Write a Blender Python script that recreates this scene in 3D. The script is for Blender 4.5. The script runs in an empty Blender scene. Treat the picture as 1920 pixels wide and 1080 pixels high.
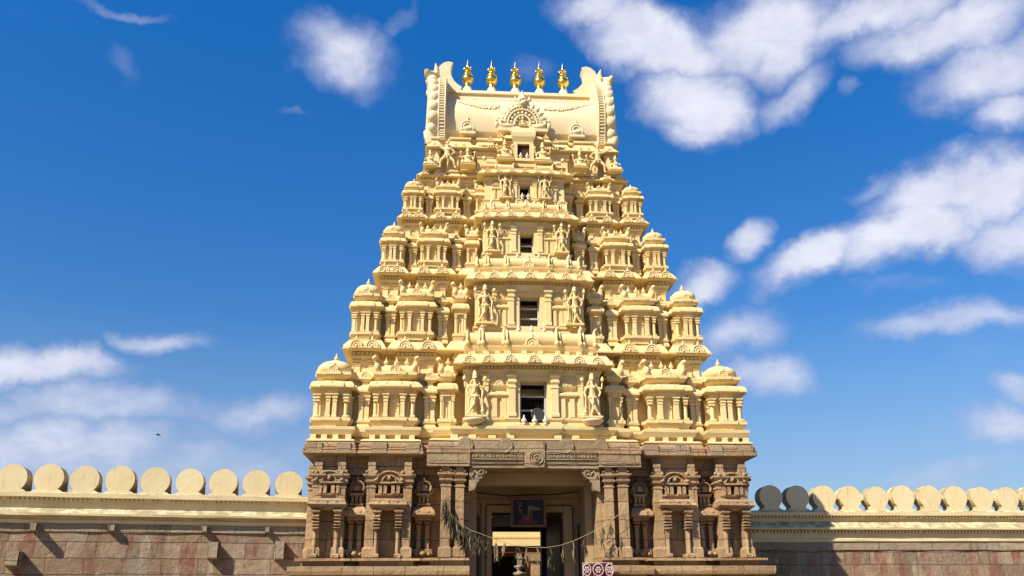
import bpy, math, random
from mathutils import Matrix, Vector
R=math.radians; PI=math.pi
random.seed(7)
sc=bpy.context.scene
# ------------------------------------------------------------------ camera
cam=bpy.data.cameras.new('camera'); camo=bpy.data.objects.new('camera',cam); sc.collection.objects.link(camo)
P_,Y_,L_=R(19.619),R(4.225),R(-.281)
rt=Vector((math.cos(Y_),-math.sin(Y_),0)); fw=Vector((math.sin(Y_)*math.cos(P_),math.cos(Y_)*math.cos(P_),math.sin(P_)))
up=rt.cross(fw); r2=rt*math.cos(L_)+up*math.sin(L_); u2=up*math.cos(L_)-rt*math.sin(L_)
M=Matrix((r2,u2,-fw)).transposed().to_4x4(); M.translation=Vector((-3.075,-31.626,1.6)); camo.matrix_world=M
cam.sensor_width=36; cam.lens=36*1655/1920; cam.clip_end=6000; cam.clip_start=.1
sc.camera=camo
sc.view_settings.view_transform='Standard'; sc.view_settings.look='None'; sc.view_settings.gamma=1
sc.view_settings.exposure=0.66
# ------------------------------------------------------------------ sun and sky
SA,SB=1.2,1.38                       # sunlight travels (SA, 1, -SB)
sd=Vector((SA,1,-SB)).normalized()
sun=bpy.data.lights.new('sun','SUN'); sun.energy=5.0; sun.angle=R(.5); sun.color=(1,.94,.84)
suno=bpy.data.objects.new('sun',sun); sc.collection.objects.link(suno); suno.rotation_euler=sd.to_track_quat('-Z','Y').to_euler()
W=bpy.data.worlds.new('World'); sc.world=W; W.use_nodes=True
nt=W.node_tree; nt.nodes.clear()
def N(t,typ,**k):
    n=t.nodes.new(typ)
    for a,b in k.items():
        if a=='ins':
            for i,v in b.items(): n.inputs[i].default_value=v
        else: setattr(n,a,b)
    return n
def math_(t,op,a,b=None,c=None,clamp=False):
    n=t.nodes.new('ShaderNodeMath'); n.operation=op; n.use_clamp=clamp
    for i,v in enumerate((a,b,c)):
        if v is None: continue
        if isinstance(v,(int,float)): n.inputs[i].default_value=v
        else: t.links.new(v,n.inputs[i])
    return n.outputs[0]
sky=N(nt,'ShaderNodeTexSky',sky_type='NISHITA',sun_disc=False,sun_elevation=math.asin(-sd.z),sun_rotation=math.atan2(-sd.x,-sd.y),air_density=1.25,dust_density=.35,ozone_density=3.0,altitude=700)
hs=N(nt,'ShaderNodeHueSaturation',ins={'Hue':.511,'Saturation':1.42,'Value':1.0}); nt.links.new(sky.outputs[0],hs.inputs['Color'])
tc=N(nt,'ShaderNodeTexCoord'); sep=N(nt,'ShaderNodeSeparateXYZ'); nt.links.new(tc.outputs['Generated'],sep.inputs[0])
az=math_(nt,'ARCTAN2',sep.outputs[0],sep.outputs[1]); el=math_(nt,'ARCSINE',sep.outputs[2])
cmb=N(nt,'ShaderNodeCombineXYZ'); nt.links.new(az,cmb.inputs[0]); nt.links.new(el,cmb.inputs[1])
def noise(t,vec,scale,detail=6,rough=.55,dist=0,out=0):
    n=N(t,'ShaderNodeTexNoise',ins={'Scale':scale,'Detail':detail,'Roughness':rough,'Distortion':dist}); t.links.new(vec,n.inputs['Vector']); return n.outputs[out]
# wind-drawn distortion of the cloud field
wn=noise(nt,cmb.outputs[0],7,5,.6,0,1)
vs=N(nt,'ShaderNodeVectorMath',operation='SUBTRACT'); nt.links.new(wn,vs.inputs[0]); vs.inputs[1].default_value=(.5,.5,.5)
vsc=N(nt,'ShaderNodeVectorMath',operation='SCALE'); nt.links.new(vs.outputs[0],vsc.inputs[0]); vsc.inputs['Scale'].default_value=.10
vad=N(nt,'ShaderNodeVectorMath',operation='ADD'); nt.links.new(cmb.outputs[0],vad.inputs[0]); nt.links.new(vsc.outputs[0],vad.inputs[1])
ev=N(nt,'ShaderNodeMapRange',ins={1:R(2),2:R(38),3:.78,4:1.28}); nt.links.new(el,ev.inputs[0]); nt.links.new(ev.outputs[0],hs.inputs['Value'])
acc=None
# azimuth, elevation, half width, half height, tilt (degrees), strength : filled from CLOUDS
CLOUDS=[#CLOUDS#
(-8.3,34.1,4.31,2.30,-20,0.9),(-4.6,35.8,2.76,0.83,30,0.4),(-10.8,30.2,1.12,0.45,0,0.25),(-23.1,30.9,2.01,1.09,-50,0.25),(-23.9,34.2,3.72,0.50,0,0.45),(-28.2,32.7,4.76,0.96,10,0.15),(11.3,37.1,4.38,1.59,-10,0.9),(15.2,34.9,6.23,2.39,-20,1.15),(17.6,31.1,4.15,2.75,-10,1.15),(17.0,29.4,2.25,1.31,0,0.9),(23.3,34.2,7.39,2.75,0,1.1),(24.2,30.6,3.96,1.55,10,0.75),(30.4,33.7,6.90,1.72,0,1),(34.7,31.7,6.48,1.93,0,1),(36.9,29.0,4.94,2.43,0,1.05),(37.0,26.6,2.73,1.36,0,0.9),(28.2,29.4,1.03,0.66,30,0.45),(5.9,33.5,2.37,1.32,0,0.35),(35.0,22.8,5.17,2.38,0,1.15),(31.7,23.1,4.14,2.05,15,1.05),(28.7,24.0,2.32,1.06,10,0.6),(29.8,20.9,5.45,1.86,15,1.15),(24.5,19.9,4.71,1.64,18,1.15),(35.4,20.2,4.45,1.67,0,0.9),(21.4,19.1,2.40,0.97,0,0.6),(29.3,17.8,3.78,0.75,0,0.3),(16.9,19.4,2.20,1.47,0,0.95),(20.2,21.5,2.18,1.05,20,0.85),(19.0,16.1,3.25,1.64,0,0.75),(20.4,13.2,3.15,1.61,0,0.75),(18.5,14.4,2.03,0.99,0,0.4),(32.0,15.8,6.31,1.04,8,0.75),(26.7,14.9,1.91,0.92,0,0.25),(33.4,9.2,3.06,1.37,-5,0.8),(34.5,11.3,1.67,1.15,0,0.75),(30.5,6.5,4.81,1.12,10,0.45),(32.6,14.2,3.53,1.71,0,0.2),(-24.2,13.0,5.53,1.30,-3,1),(-18.0,15.0,3.03,0.92,5,0.8),(-22.2,10.9,8.81,1.44,0,0.75),(-23.0,8.5,9.38,2.25,0,0.8),(-17.4,7.6,12.67,2.69,0,0.6),(-11.9,10.7,3.25,1.34,10,0.65),(-9.3,8.2,6.49,1.93,0,0.4),(-19.6,10.7,4.24,1.07,0,0.6),(14.5,25.4,1.49,1.68,0,0.12),
]
for (a,e,w,h,tl,st) in CLOUDS:
    mp=N(nt,'ShaderNodeMapping',vector_type='TEXTURE'); nt.links.new(vad.outputs[0],mp.inputs[0])
    mp.inputs['Location'].default_value=(R(a),R(e),0); mp.inputs['Rotation'].default_value=(0,0,R(tl)); mp.inputs['Scale'].default_value=(R(w),R(h),1)
    ln=N(nt,'ShaderNodeVectorMath',operation='LENGTH'); nt.links.new(mp.outputs[0],ln.inputs[0])
    mr=N(nt,'ShaderNodeMapRange',interpolation_type='SMOOTHSTEP',ins={1:1.5,2:0.15,3:0,4:st}); nt.links.new(ln.outputs['Value'],mr.inputs[0])
    acc=mr.outputs[0] if acc is None else math_(nt,'MAXIMUM',acc,mr.outputs[0])
st2=N(nt,'ShaderNodeMapping'); st2.inputs['Scale'].default_value=(1,1.7,1); st2.inputs['Rotation'].default_value=(0,0,R(-14)); nt.links.new(cmb.outputs[0],st2.inputs[0])
n1=noise(nt,st2.outputs[0],10,9,.6,.2); n2=noise(nt,st2.outputs[0],30,6,.6)
nn=math_(nt,'MULTIPLY_ADD',n2,.28,math_(nt,'MULTIPLY',n1,.92))
den=math_(nt,'ADD',math_(nt,'MULTIPLY',acc,1.12),math_(nt,'MULTIPLY',math_(nt,'SUBTRACT',nn,.58),.85))
den=math_(nt,'MULTIPLY',den,math_(nt,'MINIMUM',math_(nt,'MULTIPLY',acc,4),1))
dm=N(nt,'ShaderNodeMapRange',interpolation_type='SMOOTHSTEP',ins={1:.05,2:1.28,3:0,4:1}); nt.links.new(den,dm.inputs[0])
ccol=N(nt,'ShaderNodeValToRGB'); cr=ccol.color_ramp
cr.elements[0].position=0; cr.elements[0].color=(2.9,3.3,5.2,1); cr.elements[1].position=1; cr.elements[1].color=(6.8,6.9,7.6,1)
e_=cr.elements.new(.55); e_.color=(4.7,5.0,6.4,1)
n3=noise(nt,st2.outputs[0],17,7,.6,.1); cf=math_(nt,'ADD',math_(nt,'MULTIPLY',dm.outputs[0],.85),math_(nt,'MULTIPLY',math_(nt,'SUBTRACT',n3,.45),.9),clamp=True); nt.links.new(cf,ccol.inputs[0])
mx=N(nt,'ShaderNodeMix',data_type='RGBA'); nt.links.new(math_(nt,'MULTIPLY',dm.outputs[0],.93),mx.inputs[0]); hz=N(nt,'ShaderNodeMapRange',ins={1:R(0),2:R(17),3:.75,4:0}); nt.links.new(el,hz.inputs[0]); hm=N(nt,'ShaderNodeMix',data_type='RGBA'); hm.inputs[7].default_value=(2.1,3.0,5.3,1); nt.links.new(hz.outputs[0],hm.inputs[0]); nt.links.new(hs.outputs[0],hm.inputs[6]); nt.links.new(hm.outputs[2],mx.inputs[6]); nt.links.new(ccol.outputs[0],mx.inputs[7])
bg=N(nt,'ShaderNodeBackground',ins={'Strength':.084}); nt.links.new(mx.outputs[2],bg.inputs[0])
wo=N(nt,'ShaderNodeOutputWorld'); nt.links.new(bg.outputs[0],wo.inputs[0])
# ------------------------------------------------------------------ materials
def mat(name,rough=.8,metal=0):
    m=bpy.data.materials.new(name); m.use_nodes=True; t=m.node_tree; b=t.nodes['Principled BSDF']
    b.inputs['Roughness'].default_value=rough; b.inputs['Metallic'].default_value=metal; b.inputs['Specular IOR Level'].default_value=.25
    return m,t,b
def mixc(t,f,a,b):
    n=N(t,'ShaderNodeMix',data_type='RGBA')
    for i,v in ((0,f),(6,a),(7,b)):
        if isinstance(v,(int,float)): n.inputs[i].default_value=v
        elif isinstance(v,tuple): n.inputs[i].default_value=(*v,1)
        else: t.links.new(v,n.inputs[i])
    return n.outputs[2]
def ramp(t,f,a,b,lo=0,hi=1):
    n=N(t,'ShaderNodeMapRange',ins={1:a,2:b,3:lo,4:hi}); t.links.new(f,n.inputs[0]); return n.outputs[0]
def wpos(t,scale=(1,1,1)):
    g=N(t,'ShaderNodeNewGeometry'); mp=N(t,'ShaderNodeMapping'); mp.inputs['Scale'].default_value=scale; t.links.new(g.outputs['Position'],mp.inputs[0]); return mp.outputs[0]
def bump(t,b,h,st,dist=.02):
    n=N(t,'ShaderNodeBump',ins={'Strength':st,'Distance':dist}); t.links.new(h,n.inputs['Height']); t.links.new(n.outputs[0],b.inputs['Normal'])
def painted(name,c1,c2,stain,amount,rough=.7,top=0):
    m,t,b=mat(name,rough)
    p=wpos(t); s=wpos(t,(4.5,4.5,.55))
    a=ramp(t,noise(t,p,.9,5,.6),.35,.68)
    c=mixc(t,a,c1,c2)
    pt=ramp(t,noise(t,p,5.5,6,.7),.56,.72,0,.22); c=mixc(t,pt,c,(c2[0]*.8,c2[1]*.74,c2[2]*.66))
    k=ramp(t,noise(t,s,1.4,7,.68),.66-amount,.78-amount*.6,0,.5+amount); c=mixc(t,k,c,stain)
    fs=wpos(t,(13,13,.9)); c=mixc(t,math_(t,'MULTIPLY',ramp(t,noise(t,fs,1.2,4,.6),.56,.70,0,.38),ramp(t,noise(t,p,.7,4,.6),.45,.6)),c,(stain[0]*1.3,stain[1]*1.3,stain[2]*1.4))
    if top:
        g=N(t,'ShaderNodeNewGeometry'); sp=N(t,'ShaderNodeSeparateXYZ'); t.links.new(g.outputs['Normal'],sp.inputs[0])
        c=mixc(t,math_(t,'MULTIPLY',ramp(t,sp.outputs[2],.15,.7),ramp(t,noise(t,p,2.6,7,.7),.40,.56,0,top)),c,(.10,.08,.055))
        c=mixc(t,math_(t,'MULTIPLY',ramp(t,math_(t,'ABSOLUTE',sp.outputs[0]),.5,.9),ramp(t,noise(t,p,3.1,7,.7),.42,.56,0,top)),c,(.16,.11,.06))
    t.links.new(c,b.inputs['Base Color'])
    h=noise(t,p,38,5,.7); h2=noise(t,p,7,3,.5)
    bump(t,b,math_(t,'ADD',h,h2),.42,.02)
    return m
CREAM=painted('cream_limewash',(.72,.555,.27),(.68,.495,.20),(.30,.20,.10),.035)
ROOF=painted('pale_roof_limewash',(.72,.60,.365),(.68,.53,.28),(.34,.27,.17),.02)
WCREAM=painted('weathered_wall_limewash',(.71,.575,.315),(.66,.51,.25),(.13,.10,.07),.05,top=.6)
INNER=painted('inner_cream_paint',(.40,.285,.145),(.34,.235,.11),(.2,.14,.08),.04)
WHITEV=painted('white_limewash',(.70,.63,.48),(.66,.57,.40),(.3,.25,.2),.02)
def stone(name,c1,c2,c3,bw,bh,stripes=False,dark=.0):
    m,t,b=mat(name,.9)
    g=N(t,'ShaderNodeNewGeometry'); sp=N(t,'ShaderNodeSeparateXYZ'); t.links.new(g.outputs['Position'],sp.inputs[0])
    xy=math_(t,'ADD',sp.outputs[0],math_(t,'MULTIPLY',sp.outputs[1],.83))
    wob=noise(t,wpos(t),1.7,2,.5)
    cb=N(t,'ShaderNodeCombineXYZ'); t.links.new(math_(t,'MULTIPLY_ADD',wob,.22,xy),cb.inputs[0]); t.links.new(math_(t,'MULTIPLY_ADD',wob,.10,sp.outputs[2]),cb.inputs[1])
    br=N(t,'ShaderNodeTexBrick',offset=.43,squash=.8,squash_frequency=3,ins={'Scale':1,'Mortar Size':.013,'Mortar Smooth':.4,'Bias':0,'Brick Width':bw,'Row Height':bh,'Color1':(0,0,0,1),'Color2':(1,1,1,1),'Mortar':(.5,.5,.5,1)})
    t.links.new(cb.outputs[0],br.inputs['Vector'])
    p=wpos(t)
    c=mixc(t,ramp(t,noise(t,p,.8,6,.62),.36,.66),c1,c2)
    c=mixc(t,math_(t,'MULTIPLY',br.outputs['Color'],.8),c,c3)
    c=mixc(t,ramp(t,noise(t,p,9,7,.75),.48,.72,0,.5),c,(c1[0]*.45,c1[1]*.42,c1[2]*.4))
    c=mixc(t,ramp(t,noise(t,p,3.3,7,.7),.6,.74,0,.5),c,(min(1,c2[0]*1.5),min(1,c2[1]*1.5),min(1,c2[2]*1.5)))
    c=mixc(t,ramp(t,noise(t,wpos(t,(1,1,.8)),.55,7,.7),.50,.62,0,.5),c,(c1[0]*.82,c1[1]*.98,c1[2]*1.25))
    c=mixc(t,ramp(t,noise(t,p,1.9,8,.72),.56,.66,0,.55),c,(c1[0]*.38,c1[1]*.36,c1[2]*.36))
    if stripes:
        xx=math_(t,'MULTIPLY_ADD',wob,.25,sp.outputs[0])
        fr=math_(t,'FRACT',math_(t,'MULTIPLY',xx,1/1.02)); on=math_(t,'MULTIPLY',math_(t,'LESS_THAN',math_(t,'ABSOLUTE',math_(t,'SUBTRACT',fr,.5)),.24),1)
        wear=ramp(t,noise(t,wpos(t,(1,1,.6)),1.3,8,.75),.45,.60)
        c=mixc(t,math_(t,'MULTIPLY',math_(t,'MULTIPLY',on,wear),.75),c,(.22,.065,.045))
        wh=ramp(t,noise(t,wpos(t,(1.6,1.6,.5)),1.9,7,.75),.55,.64,0,.55)
        c=mixc(t,math_(t,'MULTIPLY',wh,math_(t,'SUBTRACT',1,on)),c,(.50,.38,.25))
    s=wpos(t,(3.2,3.2,.35)); c=mixc(t,ramp(t,noise(t,s,1.1,7,.7),.58-dark,.72-dark,0,.72),c,(.07,.05,.038))
    c=mixc(t,math_(t,'MULTIPLY',br.outputs['Fac'],.75),c,(.05,.032,.02))
    t.links.new(c,b.inputs['Base Color'])
    h=math_(t,'ADD',math_(t,'MULTIPLY',noise(t,p,26,7,.75),.55),math_(t,'MULTIPLY',noise(t,p,5.5,5,.6),1.0))
    h=math_(t,'SUBTRACT',h,math_(t,'MULTIPLY',br.outputs['Fac'],.8)); h=math_(t,'MULTIPLY_ADD',br.outputs['Color'],.3,h)
    bump(t,b,h,.85,.06)
    return m
STONE=stone('brown_carved_granite',(.40,.255,.125),(.51,.335,.165),(.30,.175,.08),1.05,.62,dark=.0)
STONEG=stone('weathered_lintel_granite',(.33,.225,.12),(.41,.285,.15),(.27,.175,.085),2.6,.52,dark=-.05)
WSTONE=stone('striped_wall_granite',(.29,.20,.115),(.41,.295,.175),(.22,.13,.07),1.35,.52,stripes=True,dark=-.01)
WSLAB=stone('wall_slab_granite',(.32,.24,.14),(.38,.285,.17),(.26,.185,.11),2.4,3.0,dark=.02)
def plain(name,c,rough=.6,metal=0,nz=0.0):
    m,t,b=mat(name,rough,metal)
    if nz:
        t.links.new(mixc(t,ramp(t,noise(t,wpos(t),8,5,.6),.35,.65),c,tuple(v*(1-nz) for v in c)),b.inputs['Base Color'])
    else: b.inputs['Base Color'].default_value=(*c,1)
    return m
GOLD=plain('polished_brass',(.98,.66,.13),.27,1,.1); GOLD.node_tree.nodes['Principled BSDF'].inputs['Specular IOR Level'].default_value=.5
SILVER=plain('bright_spike_metal',(.86,.74,.5),.25,1)
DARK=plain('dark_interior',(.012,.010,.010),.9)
RED=plain('dark_red_niche_paint',(.36,.13,.045),.9,0,.3)
FRAMEG=plain('grey_window_frame',(.46,.44,.42),.5,0,.2)
WOOD=plain('brown_frame_wood',(.16,.06,.03),.5,0,.3)
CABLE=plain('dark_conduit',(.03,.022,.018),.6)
ROPE=plain('jute_cord',(.42,.34,.2),.9)
LEAFA=plain('dried_grey_green_leaf',(.10,.08,.035),.8,0,.5); LEAFB=plain('dried_tan_leaf',(.27,.20,.105),.8,0,.5)
GREY=plain('grey_horn_metal',(.04,.037,.035),.7)
BIRDM=plain('dark_feathers',(.02,.02,.022),.8)
# ------------------------------------------------------------------ mesh builder
def superring(cx,cy,z,rx,ry,n,p=2.0):
    o=[]
    for i in range(n):
        a=2*PI*i/n; c,s=math.cos(a),math.sin(a)
        o.append((cx+rx*math.copysign(abs(c)**(2/p),c),cy+ry*math.copysign(abs(s)**(2/p),s),z))
    return o
def offp(plan,o):
    n=len(plan); r=[]
    for i in range(n):
        a,b,c=plan[i-1],plan[i],plan[(i+1)%n]
        d1=(b[0]-a[0],b[1]-a[1]); l1=math.hypot(*d1); d2=(c[0]-b[0],c[1]-b[1]); l2=math.hypot(*d2)
        n1=(d1[1]/l1,-d1[0]/l1); n2=(d2[1]/l2,-d2[0]/l2); k=1+n1[0]*n2[0]+n1[1]*n2[1]
        k=max(k,.3); r.append((b[0]+o*(n1[0]+n2[0])/k,b[1]+o*(n1[1]+n2[1])/k))
    return r
class MB:
    def __init__(s): s.v=[];s.f=[];s.sm=[];s.M=Matrix.Identity(4)
    def add(s,vs,fs,sm=False):
        k=len(s.v); s.v+=[tuple(s.M@Vector(p)) for p in vs]; flip=s.M.determinant()<0
        for f in fs: s.f.append([k+i for i in (reversed(f) if flip else f)]); s.sm.append(sm)
    def rings(s,rs,sm=False,cap=(True,True)):
        n=len(rs[0]); vs=[p for r in rs for p in r]; fs=[]
        for j in range(len(rs)-1):
            for i in range(n):
                i2=(i+1)%n; fs.append((j*n+i,j*n+i2,(j+1)*n+i2,(j+1)*n+i))
        s.add(vs,fs,sm); 
        if cap[0]: s.add(rs[0],[tuple(reversed(range(n)))])
        if cap[1]: s.add(rs[-1],[tuple(range(n))])
    def box(s,x0,x1,y0,y1,z0,z1,t=0,tf=0):
        s.rings([[(x0,y0,z0),(x1,y0,z0),(x1,y1,z0),(x0,y1,z0)],[(x0+t,y0+t+tf,z1),(x1-t,y0+t+tf,z1),(x1-t,y1-t,z1),(x0+t,y1-t,z1)]])
    def loft(s,plan,prof,clamp=None,cap=(True,True)):
        rs=[]
        for o,z in prof:
            q=offp(plan,o)
            if clamp: q=[clamp(p) for p in q]
            rs.append([(x,y,z) for x,y in q])
        s.rings(rs,cap=cap)
    def rloft(s,cx,cy,w,d,prof): s.loft([(cx-w/2,cy-d/2),(cx+w/2,cy-d/2),(cx+w/2,cy+d/2),(cx-w/2,cy+d/2)],prof)
    def lathe(s,cx,cy,prof,n=12,p=2.0,sy=1,sm=True): s.rings([superring(cx,cy,z,max(r,.001),max(r,.001)*sy,n,p) for r,z in prof],sm)
    def ball(s,c,r,n=10,m=6):
        if not isinstance(r,tuple): r=(r,r,r)
        s.rings([superring(c[0],c[1],c[2]-r[2]*math.cos(PI*j/m),max(.001,r[0]*math.sin(PI*j/m)),max(.001,r[1]*math.sin(PI*j/m)),n) for j in range(m+1)],True,(False,False))
    def tube(s,pts,rad,n=6,sm=True):
        pts=[Vector(p) for p in pts]; rs=[]; N0=None
        for i,p in enumerate(pts):
            t=(pts[min(i+1,len(pts)-1)]-pts[max(i-1,0)]).normalized()
            if N0 is None: N0=t.orthogonal().normalized()
            N0=(N0-t*N0.dot(t)).normalized(); B=t.cross(N0); r=rad[i] if isinstance(rad,(list,tuple)) else rad
            rs.append([tuple(p+(N0*math.cos(2*PI*k/n)+B*math.sin(2*PI*k/n))*r) for k in range(n)])
        s.rings(rs,sm)
    def prism(s,poly,a,b,axis='y',bev=0):
        # poly CCW seen from the front (-y) in (x,z); or in (y,z) for axis x
        f=(lambda p,t:(p[0],t,p[1])) if axis=='y' else (lambda p,t:(t,p[0],p[1]))
        k=len(poly)
        if axis=='y': rs=[[f(p,b) for p in reversed(poly)],[f(p,a) for p in reversed(poly)]]
        else: rs=[[f(p,a) for p in poly],[f(p,b) for p in poly]]
        s.rings(rs)
    def mesh(s,name,jit=0):
        me=bpy.data.meshes.new(name); v=s.v
        if jit:
            rn=random.Random(len(v)); v=[(x+rn.uniform(-jit,jit),y+rn.uniform(-jit,jit),z+rn.uniform(-jit,jit)) for x,y,z in v]
        me.from_pydata(v,[],s.f); me.polygons.foreach_set('use_smooth',s.sm); me.update(); return me
    def build(s,name,mt,parent=None,loc=(0,0,0),rz=0,jit=0,sx=1):
        return place(s.mesh(name,jit),name,mt,parent,loc,rz,sx)
def place(me,name,mt,parent=None,loc=(0,0,0),rz=0,sx=1):
    o=bpy.data.objects.new(name,me); sc.collection.objects.link(o)
    if mt and not me.materials: me.materials.append(mt)
    if name.endswith('pavilion') or name in('niche_relief','shrine_relief','vase_finial'):
        rz+=R(random.uniform(-.9,.9)); loc=(loc[0]+random.uniform(-.012,.012),loc[1]+random.uniform(-.015,.015),loc[2]-random.uniform(0,.012))
    o.parent=parent; o.location=loc; o.rotation_euler=(0,0,rz); o.scale=(sx,1,1); return o
def thing(name,label,cat,loc=(0,0,0),rz=0,group=None):
    o=bpy.data.objects.new(name,None); sc.collection.objects.link(o); o.location=loc; o.rotation_euler=(0,0,rz); return tag(o,label,cat,group)
def tag(o,label,cat,group=None):
    o['label']=label; o['category']=cat
    if group: o['group']=group
    return o
def skin(nodes,edges,sub=1):
    names=list(nodes); idx={n:i for i,n in enumerate(names)}
    me=bpy.data.meshes.new('fig'); me.from_pydata([nodes[n][0] for n in names],[(idx[a],idx[b]) for a,b in edges],[])
    o=bpy.data.objects.new('fig',me); sc.collection.objects.link(o); md=o.modifiers.new('s','SKIN'); md.use_smooth_shade=True
    for i,n in enumerate(names):
        r=nodes[n][1]; r=r if isinstance(r,tuple) else (r,r); sv=me.skin_vertices[0].data[i]; sv.radius=r; sv.use_root=(i==0)
    sm=o.modifiers.new('u','SUBSURF'); sm.levels=sub; sm.render_levels=sub
    dg=bpy.context.evaluated_depsgraph_get(); ev=o.evaluated_get(dg); m2=bpy.data.meshes.new_from_object(ev)
    vs=[tuple(v.co) for v in m2.vertices]; fs=[tuple(p.vertices) for p in m2.polygons]
    bpy.data.objects.remove(o); bpy.data.meshes.remove(me); bpy.data.meshes.remove(m2); return vs,fs
# ------------------------------------------------------------------ ornament
def nasi(mb,x,y,z,r,rz=0):
    """low horseshoe gable ornament standing on z, facing -y"""
    K=mb.M.copy(); mb.M=K@Matrix.Translation((x,y,z))@Matrix.Rotation(rz,4,'Z')
    pl=[(-1.25*r,0),(1.25*r,0),(1.2*r,.25*r)]+[(r*math.cos(a),r*(.45+.95*math.sin(a))) for a in [R(2+i*22) for i in range(9)]]+[(-1.2*r,.25*r)]
    mb.prism(pl,-.12*r,.6*r)
    mb.tube([(.86*r*math.cos(a),-.15*r,r*(.42+.82*math.sin(a))) for a in [R(-8+i*24.5) for i in range(9)]],.10*r,4)
    mb.tube([(.5*r*math.cos(a),-.15*r,r*(.35+.5*math.sin(a))) for a in [R(i*30) for i in range(7)]],.08*r,4)
    mb.ball((0,-.12*r,.35*r),(.24*r,.16*r,.3*r),6,4)
    mb.tube([(0,0,1.35*r),(0,-.05*r,1.65*r),(0,0,1.95*r)],[.26*r,.18*r,.02],5)
    mb.M=K
VM={}
def vase_o(par,x,y,z,h):
    k=round(h,3)
    if k not in VM: q=MB(); vase(q,0,0,0,h,10); VM[k]=q.mesh('vase_finial')
    place(VM[k],'vase_finial',WHITEV,par,(x,y,z))
def vase(mb,x,y,z,h,n=8):
    mb.lathe(x,y,[(h*a,z+h*b) for a,b in((.20,0),(.22,.06),(.10,.12),(.12,.18),(.27,.32),(.29,.45),(.17,.58),(.09,.64),(.15,.70),(.07,.78),(.09,.85),(.01,1))],n)
def horn(mb,x,y,z,h,s,d):
    """upswept lion-like acroterion, s = outward sign along x"""
    pl=[(-.28,0),(.3,0),(.34,.3),(.22,.55),(.40,.72),(.46,.86),(.30,1.0),(.12,.95),(.0,.78),(-.14,.5),(-.3,.3)]
    q=[(x+s*a*h*.62,z+b*h) for a,b in pl]
    if s<0: q=q[::-1]
    mb.prism(q,y-d/2,y+d/2)
    mb.ball((x+s*.16*h,y-d*.35,z+.82*h),(.17*h,d*.45,.15*h),7,5); mb.ball((x+s*.02*h,y-d*.45,z+.3*h),(.17*h,d*.3,.25*h),6,4)
def pil(mb,x,y,z0,z1,w,d=None,rnd=False,base=True):
    """pilaster with cushion capital, front face near y, depth d behind"""
    d=d or w; h=z1-z0; cy=y+d/2; ch=min(.30*h,w*1.55)
    zc=z1-ch
    if rnd: mb.lathe(x,cy,[(w*.42,z0),(w*.40,zc)],8,2.4)
    else: mb.rloft(x,cy,w*.80,d,[(0,z0),(0,zc)])
    if base: mb.rloft(x,cy,w*.86,d,[(.06*w,z0),(.09*w,z0+.06*h),(0,z0+.09*h)])
    a=.80*w/2
    mb.rloft(x,cy,w*.8,d,[(.0,zc-.12*ch),(.09*w,zc-.08*ch),(.09*w,zc+.02*ch),(-.02*w,zc+.06*ch),(.0*w,zc+.2*ch),(.14*w,zc+.34*ch),(.17*w,zc+.46*ch),(.05*w,zc+.56*ch),(.03*w,zc+.62*ch),(.28*w,zc+.82*ch),(.30*w,zc+1.0*ch)])
def stepplan(w,d,cw,cp,side=True):
    a,b,c=w/2,d/2,cw/2; q=c*d/w
    return [(-a,-b),(-c,-b),(-c,-b-cp),(c,-b-cp),(c,-b),(a,-b),(a,-q),(a+cp,-q),(a+cp,q),(a,q),(a,b),(c,b),(c,b+cp),(-c,b+cp),(-c,b),(-a,b),(-a,q),(-a-cp,q),(-a-cp,-q),(-a,-q)]
def pav_profiles(mb,plan,u,H,kapd=1):
    mb.loft(plan,[(-.04*u,0),(-.04*u,.02*H),(.05*u,.075*H),(.09*u,.082*H),(.09*u,.122*H),(-.02*u,.13*H),(-.21*u,.132*H),(-.21*u,.436*H),(-.05*u,.438*H),(-.05*u,.475*H),(-.02*u,.48*H),(-.01*u,.508*H),
      (.15*u,.513*H),(.17*u,.522*H),(.17*u,.533*H),(.15*u,.57*H),(.09*u,.598*H),(.0,.61*H),(-.22*u,.612*H),(-.22*u,.652*H),(-.06*u,.668*H),(.0*u,.70*H),(.02*u,.703*H),(.02*u,.742*H),(-.06*u,.745*H)])
def faces3(mb,fn,n=4):
    K=mb.M.copy()
    for k in range(n): mb.M=K@Matrix.Rotation(k*PI/2,4,'Z'); fn()
    mb.M=K
def kuta(Wd,H):
    mb=MB(); u=Wd/1.5; D=Wd; cp=.07*u; w=Wd*.82; cw=.42*w
    pav_profiles(mb,stepplan(w,w,cw,cp),u,H)
    def side():
        y=-w/2-.02*u
        for x in(-1,1):
            pil(mb,x*(w/2-.10*u),y,.13*H,.438*H,.175*u,.22*u,True); pil(mb,x*.115*u,y-cp,.13*H,.438*H,.185*u,.26*u)
            nasi(mb,x*.42*u,-w/2-.14*u,.527*H,.085*u)
        nasi(mb,0,-w/2-cp-.14*u,.527*H,.095*u)
        nasi(mb,0,-w/2+.0*u,.742*H,.185*u)
        mb.box(-.24*u,.24*u,-w/2-.06*u,-w/2+.1*u,.69*H,.744*H)
    faces3(mb,side)
    h=.47*w
    mb.lathe(0,0,[(h*a,.742*H+.185*H*b) for a,b in((.80,0),(.96,.10),(1.04,.26),(1.05,.42),(1.0,.58),(.88,.74),(.68,.88),(.42,.97),(.25,1.0))],24,3.0)
    for k in range(16):
        a=2*PI*(k+.5)/16
        if k%4 in(1,2): continue
    mb.lathe(0,0,[(.42*h,.918*H),(.36*h,.935*H),(.10*h,.94*H)],12)
    vase(mb,0,0,.93*H,.12*H)
    return mb
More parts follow.
